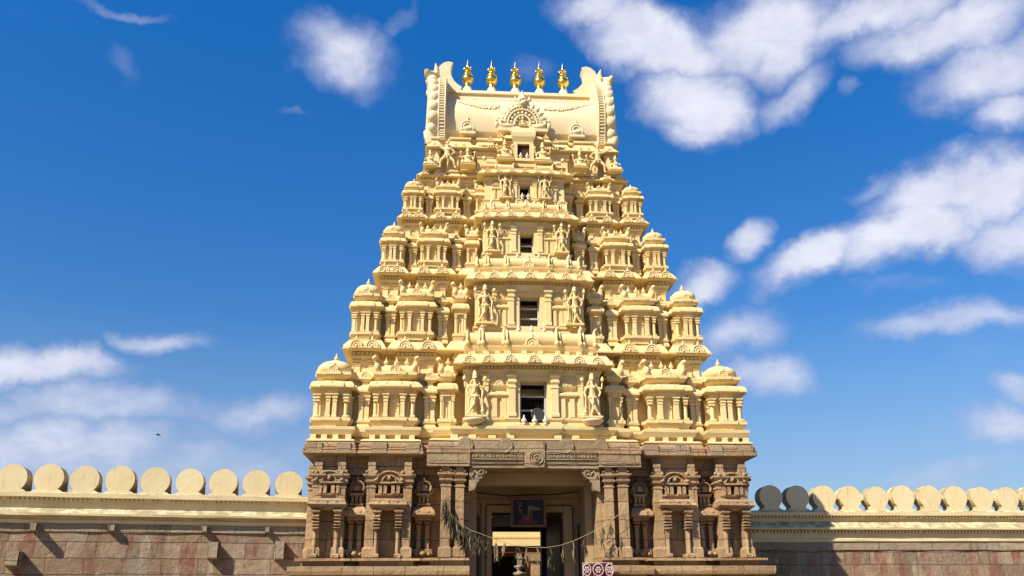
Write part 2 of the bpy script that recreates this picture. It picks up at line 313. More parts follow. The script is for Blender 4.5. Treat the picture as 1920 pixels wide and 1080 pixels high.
def shala(Wd,H,depth=None):
    mb=MB(); u=Wd/1.78; w=Wd-.26*u; D=(depth or 1.25*u); cw=.50*w; cp=.07*u
    if Wd<.9: u=Wd/1.1; w=Wd-.24*u; cw=.5*w; cp=.04*u
    pl=stepplan(w,D,cw,cp); pav_profiles(mb,pl,u,H)
    for k in(0,2):
        K=mb.M.copy(); mb.M=K@Matrix.Rotation(k*PI/2,4,'Z'); y=-D/2-.02*u
        for x in(-1,1):
            pil(mb,x*(w/2-.10*u),y,.13*H,.438*H,.175*u,.22*u,True)
            if Wd>.9: pil(mb,x*(cw/2-.08*u),y-cp,.13*H,.438*H,.185*u,.26*u)
            nasi(mb,x*.42*w,-D/2-.14*u,.527*H,.09*u)
            if Wd>.9: nasi(mb,x*.17*w,-D/2-cp-.14*u,.527*H,.09*u)
        nasi(mb,0,-D/2-cp+.10*u,.742*H,.20*u if Wd>.9 else .15*u)
        mb.box(-.26*u,.26*u,-D/2-cp-.0*u,-D/2+.1*u,.69*H,.7435*H)
        mb.M=K
    r=.38*D; L=w*.84; rs=[]
    for x in(-L/2,L/2): rs.append([(x,-r*1.08*math.cos(a)*(1 if k not in(0,12) else .9),.742*H+.135*H*(math.sin(a)*.85+.15*(k not in(0,12)))) for k,a in enumerate([PI*i/12 for i in range(13)])])
    n=13; mb.add(rs[0]+rs[1],[(i,i+1,n+i+1,n+i) for i in range(n-1)],True); mb.add(rs[0],[tuple(range(n))]); mb.add(rs[1],[tuple(reversed(range(n)))])
    for s in(-1,1): horn(mb,s*(L/2+.02*u),-.12*D,.742*H,.245*H,s,.5*D)
    for x in((-.25,0,.25) if Wd>.9 else (0,)): vase(mb,x*w,0,.872*H,.125*H)
    return mb
def pier(Wd,H):
    mb=MB(); u=Wd/.46; w=Wd*.80; d=.36*u
    mb.rloft(0,0,w,d,[(.06*u,0),(.06*u,.04*H),(.01*u,.06*H),(.07*u,.09*H),(.07*u,.10*H),(-.02*u,.105*H),(-.02*u,.44*H),(0,.45*H),(.02*u,.50*H),(.10*u,.505*H),(.11*u,.53*H),(.08*u,.57*H),(.01*u,.60*H),(-.08*u,.605*H),(-.08*u,.66*H),(.05*u,.69*H),(.05*u,.715*H),(-.05*u,.72*H),(-.10*u,.80*H)])
    for x in(-1,1): pil(mb,x*.105*u,-d/2-.03*u,.105*H,.455*H,.19*u,.16*u)
    nasi(mb,0,-d/2-.06*u,.512*H,.10*u); nasi(mb,0,-d/2-.01*u,.715*H,.16*u)
    return mb
def bayplan(hw,y0,yb,fg,rec,sg=()):
    """closed plan: front at y0 recessed by rec where |x| lies in a gap; sides likewise for y in sg"""
    p=[(-hw,y0)]
    for a,b in sorted(((-b,-a) for a,b in fg)): p+=[(a,y0),(a,y0+rec),(b,y0+rec),(b,y0)]
    for a,b in sorted(fg): p+=[(a,y0),(a,y0+rec),(b,y0+rec),(b,y0)]
    p.append((hw,y0))
    for a,b in sorted(sg): p+=[(hw,a),(hw-rec,a),(hw-rec,b),(hw,b)]
    p+=[(hw,yb),(-hw,yb)]
    for a,b in sorted(sg,reverse=True): p+=[(-hw,b),(-hw+rec,b),(-hw+rec,a),(-hw,a)]
    return p
def kap(o0,z0,z1,o=.36):
    h=z1-z0; k=min(1,o/.3)
    return [(o0+o-.03,z0-.0),(o0+o,z0+.02*h),(o0+o+.01,z0+.13*h),(o0+o-.02,z0+.15*h),(o0+o-.05,z0+.30*h),(o0+o-.12*k,z0+.62*h),(o0+o-.18*k,z0+.84*h),(o0+o-.21*k,z0+.88*h),(o0+o-.21*k,z1)]
def dentils(mb,x0,x1,y,z,s,h,d=.1):
    n=max(1,int((x1-x0)/s)); st=(x1-x0)/n
    for i in range(n): a=x0+(i+.22)*st; mb.box(a,a+.56*st,y-d,y+.05,z,z+h)
CY=5.87
# ------------------------------------------------------------------ ground
g=MB(); g.add([(-3000,-3000,0),(3000,-3000,0),(3000,3000,0),(-3000,3000,0)],[(0,1,2,3)])
gm,t,b=mat('dusty_paving',.9); p=wpos(t)
br=N(t,'ShaderNodeTexBrick',ins={'Scale':1,'Mortar Size':.02,'Brick Width':1.2,'Row Height':.8,'Color1':(.21,.155,.09,1),'Color2':(.18,.13,.075,1),'Mortar':(.16,.12,.08,1)}); t.links.new(p,br.inputs['Vector'])
t.links.new(mixc(t,ramp(t,noise(t,p,.6,6,.6),.35,.65,0,.7),br.outputs['Color'],(.22,.165,.10)),b.inputs['Base Color'])
go=g.build('ground',gm); go['kind']='structure'
# ------------------------------------------------------------------ the tower
TW=thing('gateway_tower','tall stepped cream temple gateway tower on a brown carved stone base, gold finials on top','tower')
def clampin(s,lim=2.27): return lambda p:(s*lim if abs(p[0])<2.95 else p[0],p[1])
# stone base: two halves beside the passage
BPROF=[(.62,0),(.62,.55),(.50,.62),(.34,.70),(.34,1.55),(.46,1.60),(.60,1.75),(.62,1.95),(.52,2.1),(.30,2.2),(.30,2.45),(.52,2.5),(.55,2.60),(.55,2.76),(.12,2.79),(.12,2.93),(.36,2.95),(.36,3.03),(.03,3.05),(-.25,3.052),(-.25,5.90),(-.06,5.92),(-.04,6.0),(-.04,6.14),(-.07,6.16),(-.07,6.30),(-.02,6.32),(-.02,6.50),(.33,6.53),(.36,6.56),(.36,6.64),(.33,6.65),(.33,6.69),(.35,6.70),(.35,6.73),(.32,6.74),(.31,6.86),(.26,6.96),(.12,7.03),(0,7.04)]
def half(s):
    segs=[(7.76,.10),(6.62,.10),(6.62,.50),(5.86,.50),(5.86,.10),(4.28,.10),(4.28,.50),(3.45,.50),(3.45,-.18),(2.27,-.18)]
    pl=[(s*x,y) for x,y in segs]+[(s*2.27,2*CY-.3),(s*7.76,2*CY-.3)]
    if s>0: pl=pl[::-1]
    mb=MB(); mb.loft(pl,BPROF,clampin(s)); return mb
BASE=half(-1)
K=half(1); BASE.v,BASE.f,BASE.sm=BASE.v+K.v,BASE.f+[[i+len(BASE.v) for i in f] for f in K.f],BASE.sm+K.sm
sb=BASE.build('stone_base',STONE,TW,jit=.008)
# carved blocks on the cornice, plain pads
for x0,x1,y in((-8.0,-7.45,-.27),(-6.95,-6.45,-.27),(-5.75,-5.2,-.27),(-4.55,-4.05,-.27),(4.0,4.5,-.27),(5.1,5.65,-.27),(6.4,6.85,-.27),(7.4,7.98,-.27)): mb=MB(); mb.box(x0,x1,y,y+.2,6.56,6.93,.02); mb.build('cornice_block',STONEG,sb,jit=.015)
cp=MB()
for s in(-1,1):
    K=MB(); segs=[(7.76,.10),(6.62,.10),(6.62,.50),(5.86,.50),(5.86,.10),(4.28,.10),(4.28,.50),(3.45,.50),(3.45,-.18),(2.27,-.18)]
    pl=[(s*x,y) for x,y in segs]+[(s*2.27,2*CY-.3),(s*7.76,2*CY-.3)]
    if s>0: pl=pl[::-1]
    cp.loft(pl,[(.27,7.0),(.27,7.04),(.18,7.085),(-.1,7.09)],clampin(s,2.274))
cp.box(-2.27,2.27,-.46,3,7.035,7.092)
cp.build('painted_base_coping',CREAM,TW,jit=.008)
# lintel over the passage
lm=MB(); lm.box(-2.268,2.268,-.44,2.6,6.05,6.60); lm.box(-2.268,2.268,-.50,-.2,6.60,6.66); lm.box(-2.268,2.268,-.46,2.6,6.66,7.0,0,.0)
lm.box(-.36,.36,-.53,-.3,6.06,6.97,.01)
def disc(mb,x,z,r,y0,y1,n=14):
    mb.prism([(x+r*math.cos(2*PI*i/n),z+r*math.sin(2*PI*i/n)) for i in range(n)],y0,y1)
for x in(-2.45,-1.05,1.12,2.35): q=MB(); disc(q,x,6.84,.27,-.515,-.3); q.box(x-.27,x+.27,-.51,-.3,6.58,6.84); q.build('lintel_medallion',STONEG,TW,jit=.01)
lm.tube([(.05+.22*(1-k/26)*math.cos(k*.55),-.545,6.40+.22*(1-k/26)*math.sin(k*.55)) for k in range(27)],.022,5)
lm.tube([(.05+.25*math.cos(k*.45),-.54,6.40+.25*math.sin(k*.45)) for k in range(15)],.02,5)
for s in(-1,1):
    a,b=(.40,2.22); 
    for k in range(22):
        x=s*(a+(b-a)*(k+.5)/22); lm.box(x-.026,x+.026,-.475,-.4,6.40,6.52)
    x0,x1=(a,b) if s>0 else(-b,-a)
    lm.box(x0,x1,-.485,-.4,6.33,6.37); lm.box(x0,x1,-.485,-.4,6.54,6.57); lm.box(x0,x1,-.47,-.4,6.18,6.24)
    for k in range(15): x=s*(a+(b-a)*(k+.5)/15); lm.ball((x,-.44,6.45),(.045,.05,.045),6,4)
    x0,x1=(2.28,3.78) if s>0 else(-3.78,-2.28)
    lm.box(x0,x1,-.50,-.1,6.1,6.56)
    lm.box(x0+.1,x1-.1,-.52,-.3,6.18,6.28)
lm.build('carved_lintel',STONEG,TW,jit=.010)
# corbels under the lintel
for s in(-1,1):
    mb=MB(); q=[(2.30,5.26),(2.30,6.045),(1.66,6.045),(1.68,5.92),(1.80,5.74),(1.94,5.66),(1.96,5.60),(2.02,5.56),(2.10,5.32)]
    q=[(s*a,b) for a,b in q]
    if s>0: q=q
    else: q=q[::-1]
    mb.prism(q,-.36,.25); mb.tube([(s*(1.86+.08*math.cos(a)),-.38,5.9+.08*math.sin(a)) for a in [k*.6 for k in range(10)]],.03,5)
    mb.tube([(s*2.2,-.38,5.75),(s*2.1,-.38,5.95),(s*1.98,-.38,5.8)],.035,5)
    mb.build('lintel_corbel',STONEG,TW,jit=.008)
# base pilasters
def bigpil(w=.30,z0=3.05,z1=6.0,d=.62):
    mb=MB(); h=z1-z0
    mb.rloft(0,0,w+.12,d+.10,[(0,z0),(0,z0+.30),(-.03,z0+.34),(-.05,z0+.36)])
    mb.rloft(0,0,w,d,[(0,z0+.3),(0,z1-.62),(.03,z1-.60),(.03,z1-.55),(-.02,z1-.53),(.0,z1-.47),(.07,z1-.40),(.07,z1-.34),(.02,z1-.32),(.02,z1-.29),(.13,z1-.20),(.13,z1-.14)])
    mb.box(-w/2+.02,w/2-.02,-d/2-.03,d/2,z1-.14,z1+.28)
    for x in(-1,1): mb.ball((x*(w/2+.02),-d/2,z1-.05),(.06,.07,.06),6,4)
    return mb.mesh('pilaster',.006)
PM=bigpil(); PM2=bigpil(.34,3.05,6.02,.64)
for x,y in((-7.55,.03),(-6.74,.03),(-5.70,.03),(-4.44,.03),(4.44,.03),(5.70,.03),(6.74,.03),(7.55,.03)): place(PM,'pilaster',STONE,sb,(x,y+.24,0))
for x in(-3.10,-2.62,2.62,3.12): place(PM2 if abs(x)>2.9 else PM,'pilaster',STONE,sb,(x,-.03,0))
for s in(-1,1):
    for y in(.9,2.4,3.6,5.2,6.6): place(PM,'pilaster',STONE,sb,(s*7.66,y,0),s*PI/2)
# niche reliefs
def niche_relief(w=.95):
    mb=MB(); z0=3.05
    for s in(-1,1):
        x=s*(w/2-.14); pil(mb,x,-.16,z0,4.62,.20,.18,True)
        for k in range(5): mb.rloft(x,-.08,.17,.17,[(.02,4.0+k*.10),(.03,4.03+k*.10),(0,4.06+k*.10)])
    mb.rloft(0,-.02,w,.24,[(0,4.62),(.04,4.70),(.10,4.74),(.12,4.80),(.10,4.92),(.02,5.02),(-.06,5.05)])
    for x in(-.3,0,.3): mb.ball((x*w,-.2,4.88),(.10,.06,.07),7,4)
    mb.rloft(0,0,w*.84,.18,[(0,5.05),(0,5.12),(.03,5.14),(.03,5.19),(-.03,5.2)])
    for x in(-.30,-.13,.13,.30): mb.box(x*w-.055,x*w+.055,-.13,.1,5.2,5.5)
    mb.rloft(-.215*w,0,w*.3,.22,[(.0,5.2),(.0,5.27),(-.03,5.3)]); mb.rloft(.215*w,0,w*.3,.22,[(0,5.2),(0,5.27),(-.03,5.3)])
    mb.rloft(0,0,w*.8,.2,[(0,5.5),(.05,5.54),(.05,5.6),(-.02,5.63)])
    pl=[(w*.46*math.cos(a),5.6+.36*math.sin(a)) for a in [PI*i/10 for i in range(11)]]; mb.prism(pl,-.10,.1)
    mb.tube([(x*.92,-.12,z) for x,z in pl],.035,5); mb.tube([(x*.5,-.12,5.62+(z-5.6)*.55) for x,z in pl],.03,5); mb.ball((0,-.12,5.72),(.08,.07,.1),6,4)
    for s in(-1,1): mb.ball((s*w*.43,-.12,5.9),(.07,.06,.09),6,4); mb.ball((s*w*.43,-.12,5.66),(.09,.07,.07),6,4)
    return mb
def shrine_relief(w=.62):
    mb=MB(); z0=3.05
    mb.rloft(0,0,w*.95,.22,[(0,z0),(0,z0+.30),(-.02,z0+.31)]); mb.ball((0,-.12,z0+.16),(.13,.05,.1),8,4)
    for k in(-1,1): mb.ball((k*.2,-.12,z0+.14),(.07,.04,.08),6,4)
    for x in(-.13,.13): mb.rloft(x*w/.62,0,.12,.16,[(0,z0+.3),(0,4.10),(.02,4.13),(.02,4.17),(-.02,4.19),(.05,4.27),(.05,4.31)])
    mb.rloft(0,0,w*.70,.2,[(0,4.3),(.03,4.33),(.03,4.42),(.12,4.46),(.14,4.5),(.12,4.62),(.03,4.78),(-.03,4.82)])
    for x in(-.16,.16): mb.ball((x,-.18,4.6),(.09,.06,.07),7,4)
    mb.rloft(0,0,w*.55,.18,[(0,4.82),(.03,4.86),(.03,4.9),(-.01,4.93)])
    for x in(-.12,0,.12): mb.box(x-.035,x+.035,-.1,.08,4.93,5.16)
    mb.rloft(0,0,w*.5,.16,[(0,5.14),(.06,5.2),(.06,5.26),(0,5.28)])
    a_=[R(-40+i*26) for i in range(11)]
    pl=[(w*.36*math.cos(a),5.46+.22*math.sin(a)) for a in a_]; mb.prism(pl,-.08,.1); mb.tube([(x,-.1,z) for x,z in pl],.04,5); mb.box(-.07,.07,-.14,.05,5.34,5.54)
    for s in(-1,1): mb.tube([(s*.18,-.08,5.28),(s*.28,-.08,5.30),(s*.27,-.08,5.40)],.04,5)
    mb.lathe(0,-.05,[(.10,5.66),(.06,5.72),(.09,5.76),(.03,5.82),(.01,5.9)],7)
    return mb
NM=niche_relief().mesh('niche_relief',.008); SM=shrine_relief().mesh('shrine_relief',.008)
for x in(-7.14,-5.07,5.07,7.14): place(NM,'niche_relief',STONE,sb,(x,.22,0)).scale=(1.10,2.4,1)
for x in(-6.23,-3.86,3.86,6.23): place(SM,'shrine_relief',STONE,sb,(x,.64,0)).scale=(1.14,2.6,1)
for x in(-7.14,7.14):
    mb=MB(); mb.ball((0,0,.62),(.07,.06,.09),7,5); mb.tube([(0,0,.5),(0,0,.25),(-.05,0,0)],[.10,.11,.05],7); mb.tube([(.02,0,.2),(.06,0,0)],[.07,.05],6); mb.tube([(.1,0,.48),(.14,-.03,.3)],.03,5); mb.tube([(-.1,0,.48),(-.14,-.03,.3)],.03,5); mb.box(-.12,.12,-.05,.1,-.08,0)
    mb.build('niche_figure',STONE,sb,(x+.05,.36,3.25))
# passage interior
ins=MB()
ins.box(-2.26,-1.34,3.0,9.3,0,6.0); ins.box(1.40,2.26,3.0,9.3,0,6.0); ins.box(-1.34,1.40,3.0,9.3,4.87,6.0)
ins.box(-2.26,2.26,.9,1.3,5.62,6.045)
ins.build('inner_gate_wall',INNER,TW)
pm=MB()
for a,b in((-1.72,-1.36),(1.42,1.80)): pm.box(a,b,2.88,2.997,0,4.62); pm.box(a-.05,b+.05,2.84,2.997,4.62,4.72); pm.box(a,b,2.88,2.997,4.72,5.2)
pm.box(-2.26,2.26,2.90,2.997,5.2,5.32); pm.box(-2.26,2.26,2.86,2.997,5.72,5.86); pm.box(-2.26,-1.98,1.3,2.8,0,5.9); pm.box(2.0,2.26,1.3,2.8,0,5.9)
pm.build('inner_gate_trim',INNER,TW)
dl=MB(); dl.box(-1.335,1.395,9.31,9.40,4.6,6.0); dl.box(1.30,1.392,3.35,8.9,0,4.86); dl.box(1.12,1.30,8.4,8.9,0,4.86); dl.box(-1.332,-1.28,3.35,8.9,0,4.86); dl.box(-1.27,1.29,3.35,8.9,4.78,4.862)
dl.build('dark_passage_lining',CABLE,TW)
cb=MB()
cb.tube([(-2.2,2.8,5.60),(-.7,2.82,5.45),(0,2.85,5.5)],.022,5); cb.tube([(0,2.8,5.5),(1.2,2.82,5.52),(2.25,2.8,5.66)],.022,5)
cb.tube([(-.62,2.78,5.12),(-1.52,2.78,5.12),(-1.56,2.78,5.05),(-1.56,2.78,0)],.022,5); cb.tube([(.62,2.78,5.10),(1.70,2.78,5.10),(1.74,2.78,5.02),(1.74,2.78,3.2)],.022,5)
cb.box(-1.86,-1.80,2.76,2.9,0,4.7); cb.box(1.93,2.06,2.76,2.9,0,4.4)
cb.ball((-1.56,2.76,3.2),.05,6,4)
cb.build('conduit',CABLE,TW)
# tiers
TI=[dict(z=7.55,H=2.75,y=.05,kc=7.27,kw=1.5,scx=5.03,sw=1.80,p=((6.14,.46),(3.76,.46)),fc=3.10,fw=.70,kz=10.66,kt=11.10,khw=6.68,kg=((5.00,5.90),(2.8,3.65)),ko=.44,ny=1.07),
 dict(z=11.10,H=2.55,y=1.07,kc=6.32,kw=1.18,scx=4.40,sw=1.46,p=((5.38,.42),(3.36,.42)),fc=2.66,fw=.62,kz=14.08,kt=14.46,khw=5.80,kg=((4.32,5.16),(2.4,3.26)),ko=.41,ny=1.94),
 dict(z=14.46,H=2.05,y=1.94,kc=5.46,kw=1.0,scx=3.80,sw=1.26,p=((4.66,.36),(2.86,.38)),fc=2.22,fw=.56,kz=16.86,kt=17.17,khw=5.02,kg=((3.68,4.42),(2.0,2.76)),ko=.36,ny=2.62),
 dict(z=17.17,H=1.72,y=2.62,kc=4.74,kw=.90,scx=3.28,sw=1.14,p=((4.06,.32),(2.46,.34)),fc=1.88,fw=.50,kz=19.10,kt=19.38,khw=4.32,kg=((2.98,3.66),),ko=.33,ny=3.05)]
# podium under the first tier
pod=MB()
pl=bayplan(7.90,-.02,2*CY,((5.95,6.45),(3.55,4.1)),.45,((1.7,2.5),(4.0,4.6)))
pod.loft(pl,[(-.22,7.09),(-.22,7.24),(-.02,7.26),(.07,7.42),(.08,7.52),(-.04,7.55)])
pod.loft([(-2.95,-.02),(-2.95,-.34),(-2.1,-.34),(-2.1,-.42),(-.95,-.42),(-.95,-.50),(.95,-.50),(.95,-.42),(2.1,-.42),(2.1,-.34),(2.95,-.34),(2.95,-.02)],[(-.2,7.09),(-.2,7.24),(-.05,7.26),(.05,7.42),(.06,7.52),(-.06,7.55)])
for s in(-1,1):
    for x in(7.83,7.45,7.05,6.60,5.75,5.38,4.85,4.35): pod.box(s*x-.10,s*x+.10,-.0,.4,7.088,7.262)
    for x in(2.85,2.2,1.5,.85): pod.box(s*x-.13,s*x+.13,-.27-.07*(x<2.2)-.07*(x<.9),.2,7.088,7.265)
pod.build('podium_moulding',CREAM,TW,jit=.006)
tiers=[]
for i,T in enumerate(TI):
    z,H,y=T['z'],T['H'],T['y']; ohw=T['kc']+T['kw']/2
    mb=MB()
    # lower wall behind the pavilions, with a link parapet
    pl=bayplan(ohw-.75,y+.86,2*CY-y-.75,(),0)
    mb.loft(pl,[(0,z-.03),(.05,z),(.05,z+.09*H),(0,z+.11*H),(0,z+.49*H),(.05,z+.50*H),(.08,z+.53*H),(.0,z+.60*H),(-.02,z+.66*H),(.10,z+.69*H),(.12,z+.72*H),(.12,z+.765*H),(.06,z+.78*H),(0,z+.80*H),(-.3,z+.81*H)])
    # upper wall, flared entablature and hood cornice
    kz,kt,ko=T['kz'],T['kt'],T['ko']; yw=T['ny']+.31; u=T['kw']/1.5
    d=2*(CY-yw); sg=((yw+d*.19,yw+d*.19+.75),(yw+d*.60,yw+d*.60+.75))
    pl=bayplan(T['khw'],yw,2*CY-yw,T['kg'],.52,sg)
    hh=kz-(z+.78*H)
    mb.loft(pl,[(0,z+.78*H),(0,kz-.50*hh),(.05,kz-.49*hh),(.07,kz-.36*hh),(.05,kz-.355*hh),(.15,kz-.20*hh),(.15,kz-.16*hh),(.10,kz-.15*hh),(.10,kz-.0)]+kap(0,kz,kt,ko))
    g=[-T['khw']]+[q for a,b in sorted((-b,-a) for a,b in T['kg']) for q in(a,b)]+[q for a,b in T['kg'][::-1] for q in(a,b)]+[T['khw']]
    for k in range(0,len(g),2):
        a,b=g[k],g[k+1]
        if b-a<.3 or (a<0<b): continue
        dentils(mb,a-.08,b+.08,yw-.10,kz-.14*hh,.145*(1-.1*i),.09*hh/.5 if hh<.5 else .09,.09)
        n=3 if b-a<1.2 else 3
        for x in((a+.12,b-.12) if b-a<1.3 else(a+.14,(a+b)/2,b-.14)): pil(mb,x,yw-.05,z+.79*H,kz-.36*hh,.22*u+.05,.12)
        m=2 if i else 2
        for j in range(m): nasi(mb,a+(b-a)*(j+.5)/m+(.1 if j else -.1),yw-ko-.02,kz+.05,.24*(1-.12*i))
    for s in(-1,1):
        for yy in(yw+.25,yw+1.2,yw+2.6,CY): nasi(mb,s*(T['khw']+ko),yy,kz+.06,.18*(1-.12*i),s*PI/2)
    st=mb.build('storey',CREAM,TW,jit=.005); tiers.append(st)
    KM=kuta(T['kw'],H).mesh('corner_pavilion',.005*u); SHM=shala(T['sw'],H).mesh('hall_pavilion',.005*u); 
    kd=T['kw']*.84
    D=1.25*T['sw']/1.78; yk=y+T['kw']/2; ys=y+D/2+.02
    for s in(-1,1):
        place(KM,'corner_pavilion',CREAM,st,(s*T['kc'],yk,z))
        place(SHM,'hall_pavilion',CREAM,st,(s*T['scx'],ys,z))
        place(SHM,'hall_pavilion',CREAM,st,(s*(ohw-D/2-.02),y+.36*2*(CY-y)*.72+.55,z),s*PI/2)
        place(SHM,'hall_pavilion',CREAM,st,(s*(ohw-D/2-.02),CY+.1,z),s*PI/2)
        for pc,pw in T['p']:
            PMh=T.setdefault(pw,None) or T.__setitem__(pw,pier(pw,H*.97).mesh('narrow_pavilion')) or T[pw]
            place(PMh,'narrow_pavilion',CREAM,st,(s*pc,y+.60,z))
    fl=shala(T['fw'],H*.99,T['fw']*1.0); 
    FM=fl.mesh('flank_pavilion')
    for s in(-1,1): place(FM,'flank_pavilion',CREAM,st,(s*T['fc'],y+.12+T['fw']/2,z))
# ------------------------------------------------------------------ figures
def guardian():
    """four-armed standing guardian, height 1 incl. crown, facing -y, leaning on a mace at +x"""
    J={'pel':((0,0,.44),(.075,.06)),'wst':((.0,0,.52),(.055,.045)),'chs':((-.005,.0,.63),(.085,.055)),'nk':((0,0,.705),(.03,.03)),'hd':((0,-.01,.76),(.048,.045)),'hd2':((0,0,.80),(.04,.04)),
     'lh':((.045,0,.40),.05),'lk':((-.02,-.06,.24),.042),'lf':((-.12,-.03,.07),.026),'lt':((-.15,-.07,.02),.022),
     'rh':((-.05,0,.40),.05),'rk':((-.03,-.01,.22),.04),'rf':((.03,.02,.05),.028),'rt':((.03,-.05,.02),.024),
     'ls':((.10,0,.66),.032),'le':((.17,-.01,.52),.025),'lw':((.15,-.07,.40),.02),
     'rs':((-.11,0,.66),.032),'re':((-.18,-.01,.53),.025),'rw':((-.13,-.06,.42),.02),
     'la':((.13,.02,.64),.026),'lb':((.20,.0,.60),.023),'lc':((.21,-.02,.74),.018),'ra':((-.14,.02,.64),.026),'rb':((-.21,.0,.60),.023),'rc':((-.22,-.02,.74),.018)}
    E=[('pel','wst'),('wst','chs'),('chs','nk'),('nk','hd'),('hd','hd2'),('pel','lh'),('lh','lk'),('lk','lf'),('lf','lt'),('pel','rh'),('rh','rk'),('rk','rf'),('rf','rt'),('chs','ls'),('ls','le'),('le','lw'),('chs','rs'),('rs','re'),('re','rw'),('ls','la'),('la','lb'),('lb','lc'),('rs','ra'),('ra','rb'),('rb','rc')]
    vs,fs=skin(J,E); mb=MB(); mb.add(vs,fs,True)
    mb.lathe(0,0,[(.058,.80),(.062,.825),(.052,.84),(.056,.87),(.05,.88),(.052,.91),(.044,.92),(.044,.945),(.03,.955),(.03,.975),(.01,1.0)],9)
    for s in(-1,1): mb.ball((s*.055,0,.755),(.014,.016,.035),5,4); mb.tube([(s*.05,.01,.78),(s*.085,.02,.72),(s*.10,.02,.68)],.02,5)
    mb.ball((0,-.052,.765),(.010,.014,.016),5,3)
    mb.tube([(.15,-.07,.42),(.16,-.06,.22),(.165,-.06,.14)],[.016,.018,.03],6); mb.ball((.165,-.06,.09),(.042,.04,.055),8,5); mb.box(.14,.19,-.09,-.03,0,.04)
    mb.ball((.215,-.03,.80),(.045,.02,.05),8,5); mb.ball((-.225,-.03,.80),(.04,.03,.055),8,5); mb.tube([(-.225,-.03,.84),(-.22,-.03,.88)],[.02,.004],5)
    mb.tube([(-.09,-.02,.42),(-.0,-.075,.40),(.09,-.02,.42)],.022,6); mb.tube([(0,-.085,.40),(-.01,-.09,.30),(.0,-.085,.24)],[.02,.026,.01],5)
    for s in(-1,1): mb.tube([(s*.08,-.02,.41),(s*.13,-.02,.34),(s*.12,.0,.22),(s*.15,0,.14)],[.02,.022,.016,.006],5)
    mb.tube([(-.085,-.03,.67),(0,-.07,.60),(.085,-.03,.67)],.012,5); mb.tube([(.08,-.04,.68),(-.02,-.075,.55),(-.06,-.05,.47)],.009,5)
    mb.tube([(-.06,-.05,.20),(.14,.0,.02)],.0,4) if 0 else None
    mb.box(-.20,.22,-.09,.10,-.03,.012)
    # slab that ties the carving to the wall
    mb.box(-.05,.05,.03,.14,.1,.85)
    return mb.mesh('guardian_statue')
def seated(h4=True):
    J={'pel':((0,0,.14),(.15,.12)),'wst':((0,0,.26),(.11,.09)),'chs':((0,0,.42),(.15,.10)),'nk':((0,0,.53),(.05,.05)),'hd':((0,-.01,.62),(.085,.08)),'hd2':((0,0,.69),(.07,.07)),
     'lh':((.13,-.03,.12),.09),'lk':((.30,-.15,.10),.075),'lf':((.05,-.24,.06),.05),'rh':((-.13,-.03,.12),.09),'rk':((-.30,-.12,.16),.075),'rf':((-.22,-.22,.02),.05),
     'ls':((.17,0,.47),.055),'le':((.28,-.03,.34),.045),'lw':((.25,-.15,.22),.035),'rs':((-.17,0,.47),.055),'re':((-.29,-.03,.34),.045),'rw':((-.22,-.15,.40),.035)}
    E=[('pel','wst'),('wst','chs'),('chs','nk'),('nk','hd'),('hd','hd2'),('pel','lh'),('lh','lk'),('lk','lf'),('pel','rh'),('rh','rk'),('rk','rf'),('chs','ls'),('ls','le'),('le','lw'),('chs','rs'),('rs','re'),('re','rw')]
    vs,fs=skin(J,E); mb=MB(); mb.add(vs,fs,True)
    mb.lathe(0,0,[(.10,.69),(.105,.73),(.08,.76),(.09,.80),(.06,.86),(.065,.89),(.02,.96),(.005,1)],9)
    if h4:
        for s in(-1,1): mb.tube([(s*.17,.03,.45),(s*.31,.02,.44),(s*.33,0,.60)],[.045,.04,.03],6); mb.ball((s*.33,-.01,.68),(.065,.04,.075),7,5)
    mb.tube([(-.15,-.05,.47),(0,-.13,.38),(.15,-.05,.47)],.022,5)
    mb.rloft(0,-.05,.66,.5,[(0,-.12),(.03,-.09),(.0,-.05),(.04,-.01),(0,.02)])
    return mb.mesh('seated_statue')
def strider():
    """bare standing guard, legs planted wide, hands on hips"""
    J={'pel':((0,0,.47),(.10,.08)),'wst':((0,0,.57),(.085,.07)),'chs':((0,0,.70),(.12,.08)),'nk':((0,0,.80),(.035,.035)),'hd':((0,-.01,.86),(.06,.058)),'hd2':((0,0,.91),(.05,.05)),
     'lh':((.08,0,.43),.065),'lk':((.22,-.05,.27),.05),'lf':((.27,.0,.06),.032),'lt':((.31,-.05,.02),.03),'rh':((-.08,0,.43),.065),'rk':((-.22,-.05,.27),.05),'rf':((-.22,.0,.06),.032),'rt':((-.27,-.05,.02),.03),
     'ls':((.14,0,.74),.042),'le':((.26,0,.60),.034),'lw':((.13,-.06,.50),.028),'rs':((-.14,0,.74),.042),'re':((-.25,0,.78),.034),'rw':((-.32,-.04,.84),.028)}
    E=[('pel','wst'),('wst','chs'),('chs','nk'),('nk','hd'),('hd','hd2'),('pel','lh'),('lh','lk'),('lk','lf'),('lf','lt'),('pel','rh'),('rh','rk'),('rk','rf'),('rf','rt'),('chs','ls'),('ls','le'),('le','lw'),('chs','rs'),('rs','re'),('re','rw')]
    vs,fs=skin(J,E); mb=MB(); mb.add(vs,fs,True)
    mb.lathe(0,0,[(.055,.93),(.06,.95),(.03,.99),(.01,1.04)],8); mb.tube([(-.1,-.04,.46),(0,-.1,.44),(.1,-.04,.46)],.02,5); mb.tube([(0,-.09,.44),(0,-.10,.33)],[.03,.015],5)
    mb.tube([(-.2,.02,.93),(-.36,-.03,.80)],.02,5)
    return mb.mesh('striding_guard')
GM=guardian(); SE=seated(); SE2=seated(False); STR=strider()
def fig(me,name,x,y,z,h,parent,flip=1,rz=0,label=None,mt=None):
    o=place(me,name,mt or CREAM,parent,(x,y,z),rz); o.scale=(h*flip,h,h)
    if label: o['label']=label
    return o
